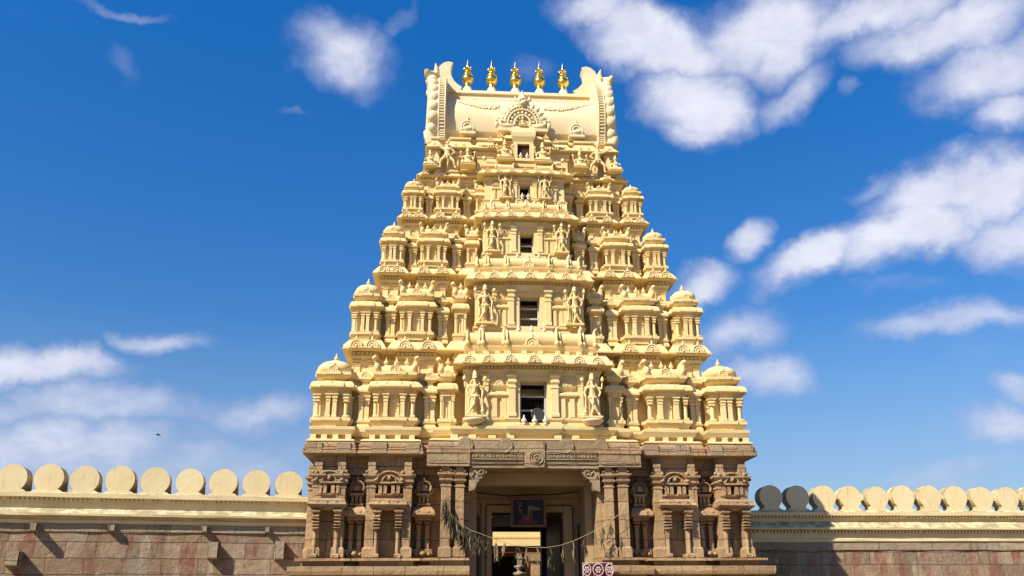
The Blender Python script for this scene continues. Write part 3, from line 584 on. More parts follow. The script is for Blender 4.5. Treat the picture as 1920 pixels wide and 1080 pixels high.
# ------------------------------------------------------------------ central bays, one per tier
CB=[dict(y=-.30,hw=2.46,zb=7.53,kz=9.74,kt=10.18,o=.47,s2=1.85,s1=.98,wx=.50,wz0=7.68,wz1=9.22,px=(.78,.30),nx=(1.24,.62),gx=2.13,gz=7.88,gh=1.70,pz=9.40,ry=.15,r0=10.62,r1=11.32,rw=2.45),
 dict(y=.75,hw=2.10,zb=10.9,kz=13.40,kt=13.78,o=.42,s2=1.6,s1=.86,wx=.40,wz0=11.62,wz1=12.85,px=(.72,.26),nx=(1.10,.46),gx=1.74,gz=11.68,gh=1.66,pz=13.02,ry=1.12,r0=14.12,r1=14.66,rw=2.08),
 dict(y=1.60,hw=1.78,zb=14.3,kz=16.42,kt=16.76,o=.37,s2=1.36,s1=.76,wx=.29,wz0=15.0,wz1=15.9,px=(.54,.22),nx=(.92,.36),gx=1.42,gz=15.0,gh=1.42,pz=16.13,ry=1.90,r0=16.98,r1=17.42,rw=1.74),
 dict(y=2.28,hw=1.70,zb=17.0,kz=18.80,kt=19.08,o=.32,s2=1.30,s1=.66,wx=.23,wz0=17.72,wz1=18.46,px=(.42,.20),nx=(1.22,.30),gx=.84,gz=17.72,gh=1.26,pz=18.6,ry=2.5,r0=19.2,r1=19.5,rw=1.6)]
def cplan(y,hw,s2,s1,st,yb): return [(-hw,yb),(-hw,y+2*st),(-s2,y+2*st),(-s2,y+st),(-s1,y+st),(-s1,y),(s1,y),(s1,y+st),(s2,y+st),(s2,y+2*st),(hw,y+2*st),(hw,yb)]
for i,c in enumerate(CB):
    y,hw,zb,kz,kt,o=[c[k] for k in('y','hw','zb','kz','kt','o')]; u=1-.13*i
    st=.09*u; yb=y+2.2; wx,wz0,wz1=c['wx'],c['wz0'],c['wz1']
    mb=MB()
    # wall in pieces around the window opening
    for s in(-1,1):
        P=[(wx,yb),(wx,y),(c['s1'],y),(c['s1'],y+st),(c['s2'],y+st),(c['s2'],y+2*st),(hw,y+2*st),(hw,yb)]
        P=[(s*a,b) for a,b in P]
        if s<0: P=P[::-1]
        cl=lambda p,s=s,wx=wx:(min(p[0],-wx) if s<0 else max(p[0],wx),p[1])
        mb.loft(P,[(.09*u,zb),(.10*u,zb+.10*u),(.02,zb+.12*u)]+([(.02,wz0-.14*u),(.09*u,wz0-.10*u),(.10*u,wz0+.0),(.0,wz0+.03*u)] if i else [(.02,7.72),(.08,7.78),(.09,7.86),(0,7.89)])+[(0,c['pz'])],cl)
    mb.box(-wx,wx,y-.02,yb,zb+.001,wz0); mb.box(-wx,wx,y+.02,yb,wz1,c['pz'])
    mb.box(-wx,wx,y+1.3,yb,wz0,wz1)
    pl=cplan(y,hw,c['s2'],c['s1'],st,yb); e=kz-c['pz']
    mb.loft(pl,[(.02,c['pz']),(.02,c['pz']+.12*e),(.06*u,c['pz']+.42*e),(.11*u,c['pz']+.62*e),(.11*u,c['pz']+.70*e),(.07*u,c['pz']+.72*e),(.07*u,kz)]+kap(0,kz,kt,o))
    # dentils
    for a,b,dy in((-c['s1'],c['s1'],0),(-c['s2'],-c['s1']-.05,st),(c['s1']+.05,c['s2'],st),(-hw,-c['s2']-.05,2*st),(c['s2']+.05,hw,2*st)): dentils(mb,a-.0,b+.0,y+dy-.12*u,kz-.27*e,.135*u,.2*e,.07*u)
    for x,dy in((-hw+.12,2),(-c['s2']+.2,1),(-c['s1']+.12,0),(0,0),(c['s1']-.12,0),(c['s2']-.2,1),(hw-.12,2)): nasi(mb,x,y+dy*st-o-.02,kz+.05*u,.20*u)
    # attic: plinth blocks, slab carrying the rolls
    ay=c['ry']-.24*u; pl2=cplan(ay+.02,c['rw']+.0,c['s2'],c['s1'],st,yb+.3)
    mb.loft(pl2,[(-.06,kt-.02),(-.06,c['r0']-.24*u),(.0,c['r0']-.20*u),(.06,c['r0']-.08*u),(.08,c['r0']),(-.02,c['r0']+.01),(-.06,c['r0']+.05)])
    for s in(-1,1):
        for x in(.3,.95,1.3,1.75,2.2): 
            if x<c['rw']: mb.box(s*x-.09,s*x+.09,ay-.055+(st if x>c['s1'] else 0)+(st if x>c['s2'] else 0),ay+.3,kt-.01,c['r0']-.21*u)
    cbay=mb.build('central_bay',CREAM,TW,jit=.004)
    # rolls
    def roll(x0,x1,yy):
        r=MB(); rr=(c['r1']-c['r0'])*.40; zc=c['r0']+rr*.98; L=x1-x0
        n=10; A=[superring(0,0,0,rr,rr,n)]
        ra=[[(x,yy+rr*math.cos(2*PI*k/n),zc+rr*1.05*math.sin(2*PI*k/n)) for k in range(n)] for x in(x0+.06*u,x1-.06*u)]; r.rings(ra,True)
        for s,xx in((-1,x0+.05*u),(1,x1-.05*u)): r.ball((xx,yy,zc+.02),(.065*u,rr*1.28,rr*1.32),10,7); r.tube([(xx,yy-.1*rr,zc+rr*1.1),(xx+s*.04*u,yy-.3*rr,zc+rr*1.6),(xx+s*.10*u,yy-.6*rr,zc+rr*1.75)],[.07*u,.055*u,.02*u],6); r.ball((xx,yy-rr*1.0,c['r0']+.3*rr),(.10*u,rr*.5,rr*.4),7,4)
        return r
    segs=[(-c['s1'],c['s1'],0),(-c['s2']-.03,-c['s1']-.02,st),(c['s1']+.02,c['s2']+.03,st),(-c['rw'],-c['s2']-.06,2*st),(c['s2']+.06,c['rw'],2*st)] if i<3 else [(-1.25,-.45,0),(.45,1.25,0)]
    for a,b,dy in segs:
        r=roll(a,b,c['ry']+dy)
        if a<0<b: nasi(r,0,c['ry']-.24*u,c['r0']-.04,.26*u)
        r.build('parapet_roll',CREAM,cbay)
    if i<3:
        v=MB()
        c2=CB[i+1]
        for x in(-.95,-.6,0,.6) if 0 else (-1.9*c['s1'],-.5*c['s1'],0,.5*c['s1'],1.9*c['s1']): vase_o(cbay,x,c['ry']+.05,c['r0']+(c['r1']-c['r0'])*.78,.34*u)
    else:
        v=MB()
        for x in(-.13,.13): vase_o(cbay,x,2.22,17.70,.30)
    if i==0:
        v=MB()
        for x in(-.36,.02,.40): vase_o(cbay,x,y-.10,7.60,.36)
    # pilasters
    def pp(x,yy,w,z0,z1):
        q=MB(); pil(q,0,0,0,z1-z0,w,.16*u); q.build('pilaster',CREAM,cbay,(x,yy,z0))
    z0=7.88 if i==0 else wz0+.02
    zt=c['pz']+.10*e
    for s in(-1,1):
        pp(s*c['px'][0],y-.10*u,c['px'][1],z0-.2*(i==0)*0,zt)
        for gx in(c['gx']-.40*u,c['gx']+.34*u):
            if abs(gx)<hw: pp(s*gx,y+(2*st if gx>c['s2'] else st)-.09*u,.24*u,z0,zt)
        # small niche shrine
        q=MB(); w=c['nx'][1]; h=zt-z0; yy=0
        for x in(-1,1): q.box(x*w*.27-w*.14,x*w*.27+w*.14,-.10*u,.1,0,.44*h)
        q.rloft(0,0,w,.16*u,[(-.04*u,.44*h),(.0,.47*h),(.07*u,.50*h),(.08*u,.54*h),(0,.58*h),(-.06*u,.585*h),(-.10*u,.60*h),(-.06*u,.66*h),(.02*u,.70*h),(.05*u,.74*h),(-.05*u,.75*h)])
        nasi(q,0,-.08*u,.74*h,.15*u); q.build('niche_shrine',CREAM,cbay,(s*c['nx'][0],y+st,z0))
        # lotus console below the lowest guardians
        if i==0:
            q=MB(); q.lathe(0,0,[(.02,-.12),(.22,-.06),(.36,.05),(.40,.10),(.36,.13)],14,2,.75); q.build('lotus_console',ROOF,cbay,(s*2.13,-.42,7.66))
    lb=('crossed-leg guardian statue leaning on a mace, left of the window','mirrored guardian statue right of the window')
    for s in(-1,1): fig(GM,'guardian_statue',s*c['gx'],y-.14-.0*u,c['gz'],c['gh'],cbay,-s if 0 else (1 if s<0 else -1))
    # window
    wn=MB(); f=.06*u+.01; yy=y+.34
    wn.box(-wx+.002,-wx+f,yy,yy+.12,wz0+.002,wz1-.002); wn.box(wx-f,wx-.002,yy,yy+.12,wz0+.002,wz1-.002); wn.box(-wx+f,wx-f,yy,yy+.12,wz1-f,wz1-.002); wn.box(-wx+f,wx-f,yy,yy+.12,wz0+.002,wz0+f)
    wo_=wn.build('window',FRAMEG,cbay)
    nb=(2,2,1,1)[i]
    for k in range(nb): bars=MB(); zz=wz0+(wz1-wz0)*(k+1)/(nb+1); bars.box(-wx+f,wx-f,yy+.02,yy+.08,zz-.03,zz+.03); bars.build('window_bar',FRAMEG,cbay)
    gr=MB(); n=6
    for k in range(n): x=-wx+f+(2*wx-2*f)*(k+.5)/n; gr.box(x-.004,x+.004,yy+.10,yy+.112,wz0+f,wz1-f)
    for k in range(9): zz=wz0+f+(wz1-wz0-2*f)*(k+.5)/12; gr.box(-wx+f,wx-f,yy+.113,yy+.12,zz-.004,zz+.004)
    gr.build('window_grille',CABLE,cbay)
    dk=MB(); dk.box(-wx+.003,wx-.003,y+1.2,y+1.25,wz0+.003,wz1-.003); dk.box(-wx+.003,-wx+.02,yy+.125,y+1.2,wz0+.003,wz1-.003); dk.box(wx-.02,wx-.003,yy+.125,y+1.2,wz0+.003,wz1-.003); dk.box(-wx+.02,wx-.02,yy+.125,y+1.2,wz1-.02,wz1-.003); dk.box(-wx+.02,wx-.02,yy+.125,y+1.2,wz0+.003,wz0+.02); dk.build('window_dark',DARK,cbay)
# ------------------------------------------------------------------ top storey with sculptures
tb=MB()
yt=3.25
pl=bayplan(4.02,yt,2*CY-yt,((3.2,3.75),(2.0,2.35)),.28)
tb.loft(pl,[(.12,19.36),(.14,19.46),(0,19.5),(0,20.12),(.05,20.14),(.06,20.24),(.12,20.34),(.12,20.40),(.08,20.41),(.08,20.47)]+kap(0,20.48,20.78,.28)+[(-.05,21.0),(.06,21.04),(.06,21.12),(-.02,21.14)])
for a,b in((-4.0,-3.78),(-3.18,-2.38),(-1.98,-1.75),(1.75,1.98),(2.38,3.18),(3.78,4.0)):
    dentils(tb,a,b,yt-.06,20.42,.12,.06,.06); 
    for x in((a+b)/2-.18*(b-a>.5),(a+b)/2+.18*(b-a>.5)): nasi(tb,x,yt-.21,20.56,.10)
for s in(-1,1):
    for x in(3.9,3.28,2.9,2.45): pil(tb,s*x,yt-.08,19.5,20.14,.16,.12)
    for x in(2.65,1.5): pass
tstorey=tb.build('top_storey',CREAM,TW,jit=.004)
rp=MB()
for s in(-1,1):
    for k in range(6): rp.prism([(s*2.65+.0+(k-2.5)*.13-.035,20.16),(s*2.65+(k-2.5)*.13+.035,20.16),(s*2.65+(k-2.5)*.13,20.30)],yt-.09,yt-.02)
rp.build('painted_triangle',RED,tstorey)
cc=MB()
for hw,y0,z1,z2 in((1.78,3.02,20.62,20.88),(1.28,2.92,20.80,21.06),(.88,2.84,20.92,21.18)):
    cc.loft([(-hw+.2,4.2),(-hw+.2,y0+.2),(hw-.2,y0+.2),(hw-.2,4.2)],[(0,19.38),(.05,19.5),(0,19.52),(0,z1-.28),(.08,z1-.16),(.08,z1-.02)]+kap(0,z1,z2,.24))
cc.loft([(-.42,3.6),(-.42,2.72),(.42,2.72),(.42,3.6)],[(0,20.62),(.0,20.72),(.10,20.95),(.12,21.10),(.12,21.16),(.06,21.24),(-.06,21.34)])
for s in(-1,1):
    cc.box(s*.36-.09,s*.36+.09,2.70,3.0,19.86,20.64); 
    for x in(1.0,1.45): nasi(cc,s*x,2.72+.1*(x>1.2),20.92-.15*(x>1.2),.11)
    dentils(cc,min(s*.5,s*1.6),max(s*.5,s*1.6),2.96,20.50,.11,.10,.05)
cc.box(-.46,.46,2.62,3.0,19.74,19.88); cc.box(-.80,.80,2.70,3.0,19.5,19.72)
cc.build('upper_central_bay',CREAM,tstorey,jit=.003)
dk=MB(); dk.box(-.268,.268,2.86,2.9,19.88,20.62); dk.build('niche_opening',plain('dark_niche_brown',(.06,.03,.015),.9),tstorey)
v=MB()
for x in(-.14,.14): vase_o(tstorey,x,2.66,19.88,.30)
for x,me,nm,h,yy,zz,fl in((-.82,SE,'seated_statue',1.05,2.72,19.80,1),(.84,SE,'seated_statue',1.05,2.72,19.72,-1),(-2.44,SE,'seated_statue',.92,2.85,19.56,1),(2.50,SE,'seated_statue',.92,2.85,19.56,-1),(-3.34,STR,'striding_guard',1.32,2.95,19.42,1),(3.32,STR,'striding_guard',1.32,2.95,19.42,-1),(-4.08,SE2,'kneeling_statue',.82,2.95,19.52,1),(4.10,SE2,'kneeling_statue',.82,2.95,19.52,-1)):
    fig(me,nm,x,yy,zz,h,tstorey,fl)
for s in(-1,1):
    w=MB(); w.prism([(s*3.74,19.5),(s*3.92,19.5),(s*3.90,20.05),(s*3.80,20.25),(s*3.68,20.0)] if s>0 else [(s*3.68,20.0),(s*3.80,20.25),(s*3.90,20.05),(s*3.92,19.5),(s*3.74,19.5)],3.0,3.08); w.build('statue_wing',CREAM,tstorey)
    for y in(3.9,5.0,6.2): fig(SE2,'kneeling_statue',s*4.15,y,19.52,.8,tstorey,1,s*PI/2)
# reclining lions beside the central niche
for s in(-1,1):
    q=MB(); q.tube([(s*1.15,2.75,19.62),(s*1.4,2.72,19.66),(s*1.62,2.72,19.70)],[.10,.12,.10],7); q.ball((s*1.72,2.70,19.84),(.10,.10,.11),7,5); q.box(min(s*1.02,s*1.85),max(s*1.02,s*1.85),2.6,2.9,19.44,19.54); q.build('crouching_lion',CREAM,tstorey)
# ------------------------------------------------------------------ barrel roof
rf=MB()
prof=[(3.62,21.0),(3.48,21.04),(3.44,21.16),(3.60,21.20),(3.66,21.5),(3.48,21.56),(3.46,21.62),(3.40,21.9),(3.36,22.25),(3.40,22.6),(3.54,22.95),(3.80,23.30),(4.15,23.62),(4.55,23.86),(4.95,24.02)]
full=prof+[(2*CY-a,b) for a,b in reversed(prof)]
n=len(full); A=[(-3.55,a,b) for a,b in full]; B=[(3.55,a,b) for a,b in full]
rf.add(A+B,[(i,n+i,n+i+1,i+1) for i in range(n-1)],True); rf.add(A,[tuple(range(n))]); rf.add(B,[tuple(reversed(range(n)))])
rf.box(-3.6,3.6,4.88,2*CY-4.88,24.02,24.20); rf.box(-3.58,3.58,5.02,2*CY-5.02,24.20,24.50); rf.box(-3.6,3.6,4.92,2*CY-4.92,24.50,24.66,.03); rf.box(-3.5,3.5,5.2,2*CY-5.2,24.66,24.76)
for k in range(16):
    x=-3.36+6.72*(k+.5)/16; rf.prism([(x-.21,24.03),(x-.15,23.90),(x,23.84),(x+.15,23.90),(x+.21,24.03)],4.72,4.9)
rfo=rf.build('barrel_roof',ROOF,TW)
# carved swag on the barrel
sw=MB(); rn=random.Random(3)
def barrel(z):
    for (a,b),(c_,d) in zip(prof,prof[1:]):
        if b<=z<=d: return a+(c_-a)*(z-b)/(d-b)
    return 3.6
for s in(-1,1):
    for k in range(70):
        f=k/69; x=s*(1.05+2.1*f); zz=22.98+.60*f**1.6-.16*math.sin(PI*f)
        for q in range(3):
            z2=zz+rn.uniform(-.15,.13); yy=barrel(z2); sw.ball((x+rn.uniform(-.04,.04),yy-.01,z2),(rn.uniform(.04,.09),.06,rn.uniform(.035,.075)),5,3)
sw.build('carved_swag',ROOF,rfo)
# great central gable ornament
kg=MB()
kg.box(-1.12,1.12,2.86,3.5,21.36,21.5); kg.box(-1.02,1.02,2.95,3.5,21.5,21.62); kg.box(-.6,.6,2.8,3.5,21.3,21.44)
zc=21.82
def arcp(r,rz,y,a0,a1,n): return [(r*math.cos(R(a0+(a1-a0)*k/n)),y,zc+rz*math.sin(R(a0+(a1-a0)*k/n))) for k in range(n+1)]
kg.prism([(x,z) for x,_,z in arcp(.88,1.05,0,-12,192,16)],3.14,3.75)
for k,(rr_,rz_,t_) in enumerate(((.80,.92,.06),(.66,.74,.05),(.36,.42,.055))): kg.tube(arcp(rr_,rz_,3.08-.02*k,-10,190,18),t_,5)
for k in range(13):
    a=R(2+k*14.67); big=1.0+.35*abs(math.cos(a)); c_,s_=math.cos(a),math.sin(a)
    kg.ball((.90*c_,3.14,zc+1.02*s_),(.12*big,.09,.12*big),7,5); kg.tube([(.92*c_,3.14,zc+1.04*s_),(1.06*c_*big**.3,3.12,zc+1.20*s_+.02)],[.11,.03],6)
for k in range(19): a=R(0+k*10); kg.ball((.73*math.cos(a),3.05,zc+.83*math.sin(a)),.042,5,3)
for k in range(9): a=R(10+k*20); kg.ball((.51*math.cos(a),3.06,zc+.58*math.sin(a)),(.075,.06,.075),6,4)
for s in(-1,1):
    kg.tube([(s*.42,3.05,21.70),(s*.62,3.0,21.64),(s*.86,3.0,21.66),(s*1.02,3.0,21.78),(s*.98,3.0,21.94),(s*.86,3.0,21.90)],[.10,.13,.13,.10,.08,.05],6)
    kg.ball((s*1.18,2.98,21.70),(.10,.09,.17),6,5); kg.ball((s*1.18,2.98,21.92),(.07,.07,.08),6,4)
    kg.ball((s*.13,2.98,22.98),(.07,.06,.07),6,4); kg.tube([(s*.2,3.1,23.0),(s*.36,3.1,23.1),(s*.3,3.1,23.25)],[.09,.08,.03],6)
kg.ball((0,3.14,22.92),(.28,.2,.22),9,6); kg.ball((0,2.96,22.84),(.13,.10,.09),7,4)
kg.lathe(0,3.16,[(.24,23.05),(.26,23.12),(.16,23.18),(.19,23.27),(.11,23.34),(.12,23.40),(.05,23.48),(.01,23.62)],9)
kg.build('horseshoe_gable',ROOF,rfo)
fig(SE2,'seated_deity',0,3.02,21.70,.52,rfo)
def smallg(x):
    q=MB(); q.box(-.36,.36,-.16,.3,21.34-21.3,.14); q.box(-.30,.30,-.10,.3,.14,.24); q.ball((0,0,.3),(.3,.2,.12),8,4); 
    for r in(.27,.17): q.tube([(r*math.cos(a),-.1,.38+r*1.15*math.sin(a)) for a in [R(-30+i*20) for i in range(13)]],.04,5)
    q.prism([(.25*math.cos(a),.38+.3*math.sin(a)) for a in [R(-30+i*24) for i in range(11)]],-.08,.3); q.lathe(0,0,[(.1,.66),(.12,.72),(.05,.78),(.08,.82),(.01,.98)],7)
    for s in(-1,1): q.ball((s*.28,-.05,.28),(.1,.08,.07),6,4)
    q.build('small_gable',ROOF,rfo,(x,3.3,21.28))
smallg(-2.46); smallg(2.46)
# end gables: thick horseshoe plates with a lobed rope rim
def gable(s):
    mb=MB()
    arc=[(3.58,20.95),(3.42,21.15),(3.34,21.5),(3.12,22.0),(3.05,22.5),(3.10,23.0),(3.25,23.5),(3.52,24.0),(3.92,24.5),(4.45,24.95),(5.1,25.3),(5.87,25.5)]
    fa=arc+[(2*CY-a,b) for a,b in reversed(arc[:-1])]
    x0,x1=(s*3.5,s*4.0); 
    if s<0: x0,x1=x1,x0
    # plate flares outwards towards its foot and crown
    def fl(z): return .20*((z-23.0)/2.3)**2*1.0
    n=len(fa)
    inn=[(s*3.42,a+ (.0),b) for a,b in fa]; out=[(s*(4.20+fl(b)),CY+(a-CY)*1.0,b) for a,b in fa]
    vs=inn+out; fs=[(i,i+1,n+i+1,n+i) for i in range(n-1)]
    if s>0: fs=[f[::-1] for f in fs]
    mb.add(vs,fs,True); mb.add(inn,[tuple(range(n))]); mb.add(out,[tuple(reversed(range(n)))])
    g=mb.build('end_gable',ROOF,rfo)
    r=MB()
    # fine arc length sampling for lobes
    def P(tt):
        k=tt*(len(arc)-1); i=min(int(k),len(arc)-2); f=k-i; return (arc[i][0]*(1-f)+arc[i+1][0]*f,arc[i][1]*(1-f)+arc[i+1][1]*f)
    for k in range(10):
        a,b=P(.12+.84*k/9.4); 
        for sg in(0,1):
            yy=a if not sg else 2*CY-a
            r.ball((s*(4.0+fl(b)),yy+(.12 if not sg else -.12),b),(.27,.24,.30),14,9)
    for k in range(34):
        a,b=P(.08+.86*k/33); r.box(s*3.62-.11,s*3.62+.11,a-.05,a+.15,b-.028,b+.028)
    for dx in(-.14,.14): r.tube([(s*(3.62+dx),P(.05+.9*k/20)[0]-.03,P(.05+.9*k/20)[1]) for k in range(21)],.035,5)
    # base of the plate: spreading foot
    r.tube([(s*4.05,3.5,21.0),(s*4.18,3.42,21.25),(s*4.24,3.45,21.5)],[.26,.24,.2],7)
    r.ball((s*3.86,3.4,20.98),(.12,.12,.14),7,5)
    r.build('lobed_rim',ROOF,g)
    # crescent horn above the gable
    q=[(4.2,24.6),(3.1,24.6),(2.72,25.15),(2.95,25.3),(3.12,25.5),(3.24,25.75),(3.29,26.0),(3.27,26.25),(3.18,26.5),(3.38,26.56),(3.6,26.5),(3.8,26.32),(3.95,26.02),(4.06,25.6),(4.18,25.1)]
    q=[(s*a,b) for a,b in q]
    q=q if s>0 else q[::-1]
    q=q[::-1] if s>0 else q[::-1]
    h=MB(); h.prism(q,CY-.42,CY+.30); h.build('crescent_horn',ROOF,g)
    # beast head at the top corner
    m=MB(); m.ball((s*4.08,4.9,25.15),(.36,.42,.34),12,8); m.tube([(s*4.12,4.8,25.2),(s*4.25,4.45,25.05),(s*4.36,4.2,25.05),(s*4.42,4.1,25.18)],[.30,.25,.17,.08],9)
    m.tube([(s*4.1,4.6,25.0),(s*4.22,4.3,24.78),(s*4.3,4.15,24.75)],[.22,.16,.08],8); m.tube([(s*3.98,4.95,25.4),(s*3.94,4.9,25.75),(s*4.0,4.8,25.98)],[.18,.12,.03],7)
    m.ball((s*4.30,4.50,25.27),(.09,.09,.09),7,5); m.ball((s*3.92,4.42,25.22),(.09,.09,.09),7,5); m.tube([(s*4.0,4.9,24.9),(s*3.98,4.5,24.6),(s*3.96,4.2,24.3)],[.36,.34,.3],9)
    m.build('beast_head',ROOF,g)
gable(-1); gable(1)
# brass finials
kb=MB(); kb.lathe(0,0,[(.42,24.74),(.44,24.82),(.34,24.90),(.36,25.0),(.26,25.12),(.22,25.28),(.18,25.36)],14); KBM=kb.mesh('finial_seat')
kl=MB(); kl.lathe(0,0,[(a,25.34+b*1.62) for a,b in((.15,0),(.175,.03),(.125,.06),(.155,.09),(.155,.12),(.12,.145),(.17,.17),(.24,.22),(.28,.29),(.285,.33),(.25,.38),(.20,.41),(.25,.425),(.25,.445),(.15,.47),(.10,.49),(.11,.51),(.155,.54),(.155,.57),(.09,.60),(.075,.62),(.12,.645),(.10,.66))],20)
for k in range(10):
    a=2*PI*k/10; c,s_=math.cos(a),math.sin(a); kl.tube([(.07*c,.07*s_,26.36),(.14*c,.14*s_,26.42),(.19*c,.19*s_,26.50)],[.04,.045,.012],5)
kl.lathe(0,0,[(.09,26.40),(.11,26.48),(.08,26.55)],12)
kl.v=[(x*1.06,y*1.06,z) for x,y,z in kl.v]; KLM=kl.mesh('finial'); ks=MB(); ks.lathe(0,0,[(.10,26.50),(.105,26.56),(.07,26.66),(.04,26.82),(.003,27.0)],12); KSM=ks.mesh('finial_spike')
for x in(-2.44,-1.26,-.09,1.10,2.28):
    o=place(KLM,'finial',GOLD,TW,(x,CY,0)); place(KSM,'finial_spike',SILVER,o); place(KBM,'finial_seat',ROOF,o)
# ------------------------------------------------------------------ enclosing walls
def merlon(w,r,h,th):
    mb=MB(); zc=h-r; nk=R(-48)
    pl=[(-w*.46,0),(w*.46,0),(w*.42,.05),(w*.30,.11)]
    a0=-48
    pl+= [(r*math.cos(R(a0+k*(180-2*a0)/22)),zc+r*math.sin(R(a0+k*(180-2*a0)/22))) for k in range(23)]
    pl+=[(-w*.30,.11),(-w*.42,.05)]
    mb.prism(pl,0,th)
    return mb
def wall(name,label,loc,rz,L,side,z,merl,m0,group):
    t=thing(name,label,'wall',loc,rz)
    x0,x1=(-L,0) if side<0 else (0,L)
    def run(prof,nm,mt,jit=.006,seg=.8):
        """profile (y,z) from bottom to top extruded along the wall in segments, slightly uneven"""
        mb=MB(); n=int(L/seg); rs=[]; rn=random.Random(len(nm)+n)
        for k in range(n+1):
            x=x0+(x1-x0)*k/n; rs.append([(x,y+rn.uniform(-jit,jit),zz+rn.uniform(-jit,jit)) for y,zz in prof]+[(x,1.2,prof[-1][1]),(x,1.2,prof[0][1])])
        rs=[r for r in rs]; mb.rings([r[::-1] for r in rs]); return mb.build(nm,mt,t)
    Z=z
    run([(0,0),(0,Z[0])],'stone_face',WSTONE,.02)
    run([(-.03,Z[0]+.002),(-.05,Z[0]+.03),(-.04,Z[1]-.02),(-.02,Z[1])],'slab_course',WSLAB,.014)
    run([(-.05,Z[1]+.002),(-.10,Z[1]+.05),(-.10,Z[1]+.12),(-.04,Z[1]+.14),(-.02,Z[2]-.03),(-.30,Z[2]),(-.31,Z[2]+.07),(-.27,Z[2]+.11),(.04,Z[3])],'ledge',WCREAM,.008)
    run([(.04,Z[3]+.002),(.04,Z[4]-.10),(.0,Z[4]-.02),(-.18,Z[4]),(-.19,Z[4]+.14),(-.12,Z[5])],'coping',WCREAM,.008)
    d=MB(); 
    dd=.15 
    rn=random.Random(5)
    for k in range(int(L/dd)):
        x=x0+(k+.5)*dd
        if rn.random()<.93: d.box(x-.042,x+.042,-.11,.04,Z[4]-.10,Z[4]+.004)
        if side>0 and rn.random()<.95: d.box(x-.042,x+.042,-.16,-.03,Z[2]-.13,Z[2]-.028)
    d.build('dentil_row',WCREAM,t)
    g,sp,mw,r,h,th=merl
    base=merlon(mw,r,h,th); k=0; x=m0
    while x0+.1<x<x1-.1:
        rn=random.Random(int(x*10)); o=None
        if k==0: me=base.mesh('merlon')
        o=place(me,'merlon',WCREAM,t,(x,-.06+rn.uniform(-.01,.01),Z[5]-.005),R(rn.uniform(-1.5,1.5))); q=rn.uniform(.97,1.03); o.scale=(rn.uniform(.96,1.04),1,q)
        x+=side*(sp*rn.uniform(.99,1.01)); k+=1
    return t
LW=wall('boundary_wall','cream-topped striped stone wall with round merlons and projecting stone stubs, left of the tower',(-7.9,1.30,0),R(9),16,-1,(3.90,4.18,4.42,4.68,5.03,5.20),('m',1.135,1.08,.475,.93,.66),-.85,None)
RW=wall('boundary_wall','cream-topped striped stone wall with round merlons and two dentil rows, right of the tower, partly in its shadow',(7.6,7.0,0),0,24,1,(3.65,4.0,4.52,4.87,5.12,5.33),('m',1.205,1.12,.50,1.08,.62),3.5,None)
# projecting stone stubs on the left wall
def stub(x,z,L,w,h,par,tilt=0):
    mb=MB(); mb.rings([[(-w/2,0,-h/2),(w/2,0,-h/2),(w/2,0,h/2),(-w/2,0,h/2)],[(-w/2*.9,-L,-h/2+.05),(w/2*.9,-L,-h/2+.04),(w/2*.95,-L,h/2),(-w/2*.9,-L,h/2+.02)]]); 
    mb.f=[f[::-1] for f in mb.f]
    mb.build('stone_stub',WSLAB,par,(x,.0,z),R(tilt),jit=.02)
for x,z,L,w,h in((-6.55,4.02,.26,.26,.22),(-8.9,4.0,.5,.22,.26),(-3.55,4.02,.28,.20,.22),(-1.45,4.02,.28,.16,.2),(-3.2,3.32,.32,.36,.55),(-.98,3.34,.34,.34,.62),(-9.4,3.02,.45,.45,.5)): stub(x,z,L,w,h,LW)
# ------------------------------------------------------------------ inner hall seen through the passage
HL=thing('inner_hall','sunlit cream inner temple hall with dentilled parapet seen through the gateway','building',(0,22,.5))
h=MB(); h.box(-7.3,6.4,-.4,6.2,-.5,0); h.build('plinth',STONE,HL)
h=MB(); h.box(-7,6.0,.0,6,4.62,5.3); h.box(-7,6.15,-.25,6.1,4.22,4.60); h.box(-7,5.95,-.08,6,5.3,5.42); h.box(-7,5.85,.1,6,5.42,5.9,0)
dentils(h,-7,5.95,.0,4.66,.16,.14,.1)
h.build('parapet',CREAM,HL)
h=MB(); h.box(-6.9,5.9,0,5.9,3.85,4.218); h.build('beam',WOOD,HL)
for x in(-6,-3.6,-1.2,2.2,5.3):
    for y in(.4,4.6):
        h=MB(); h.rloft(x,y,.5,.5,[(.1,0),(.1,.4),(0,.45),(0,3.3),(.12,3.4),(.2,3.85)]); h.build('column',STONE,HL)
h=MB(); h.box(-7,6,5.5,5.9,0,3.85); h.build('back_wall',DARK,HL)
LP=thing('lamp_pillar','pale stone lamp pillar with a lotus cup, in front of the inner hall','pillar',(1.0,19,0))
h=MB(); h.lathe(0,0,[(.5,0),(.5,.5),(.16,.6),(.14,2.6),(.2,2.7),(.16,2.8),(.13,2.95)],12); h.build('shaft',WSLAB,LP)
h=MB(); h.lathe(0,0,[(.14,2.95),(.30,3.0),(.36,3.1),(.34,3.14),(.12,3.2),(.12,3.3),(.28,3.42),(.30,3.5),(.1,3.54)],12); h.build('lotus_cup',WSLAB,LP)
h=MB(); h.rloft(0,0,.24,.24,[(0,3.54),(0,3.85),(.04,3.88),(.04,3.93),(0,3.95),(0,4.15)]); h.build('block_top',WSLAB,LP)
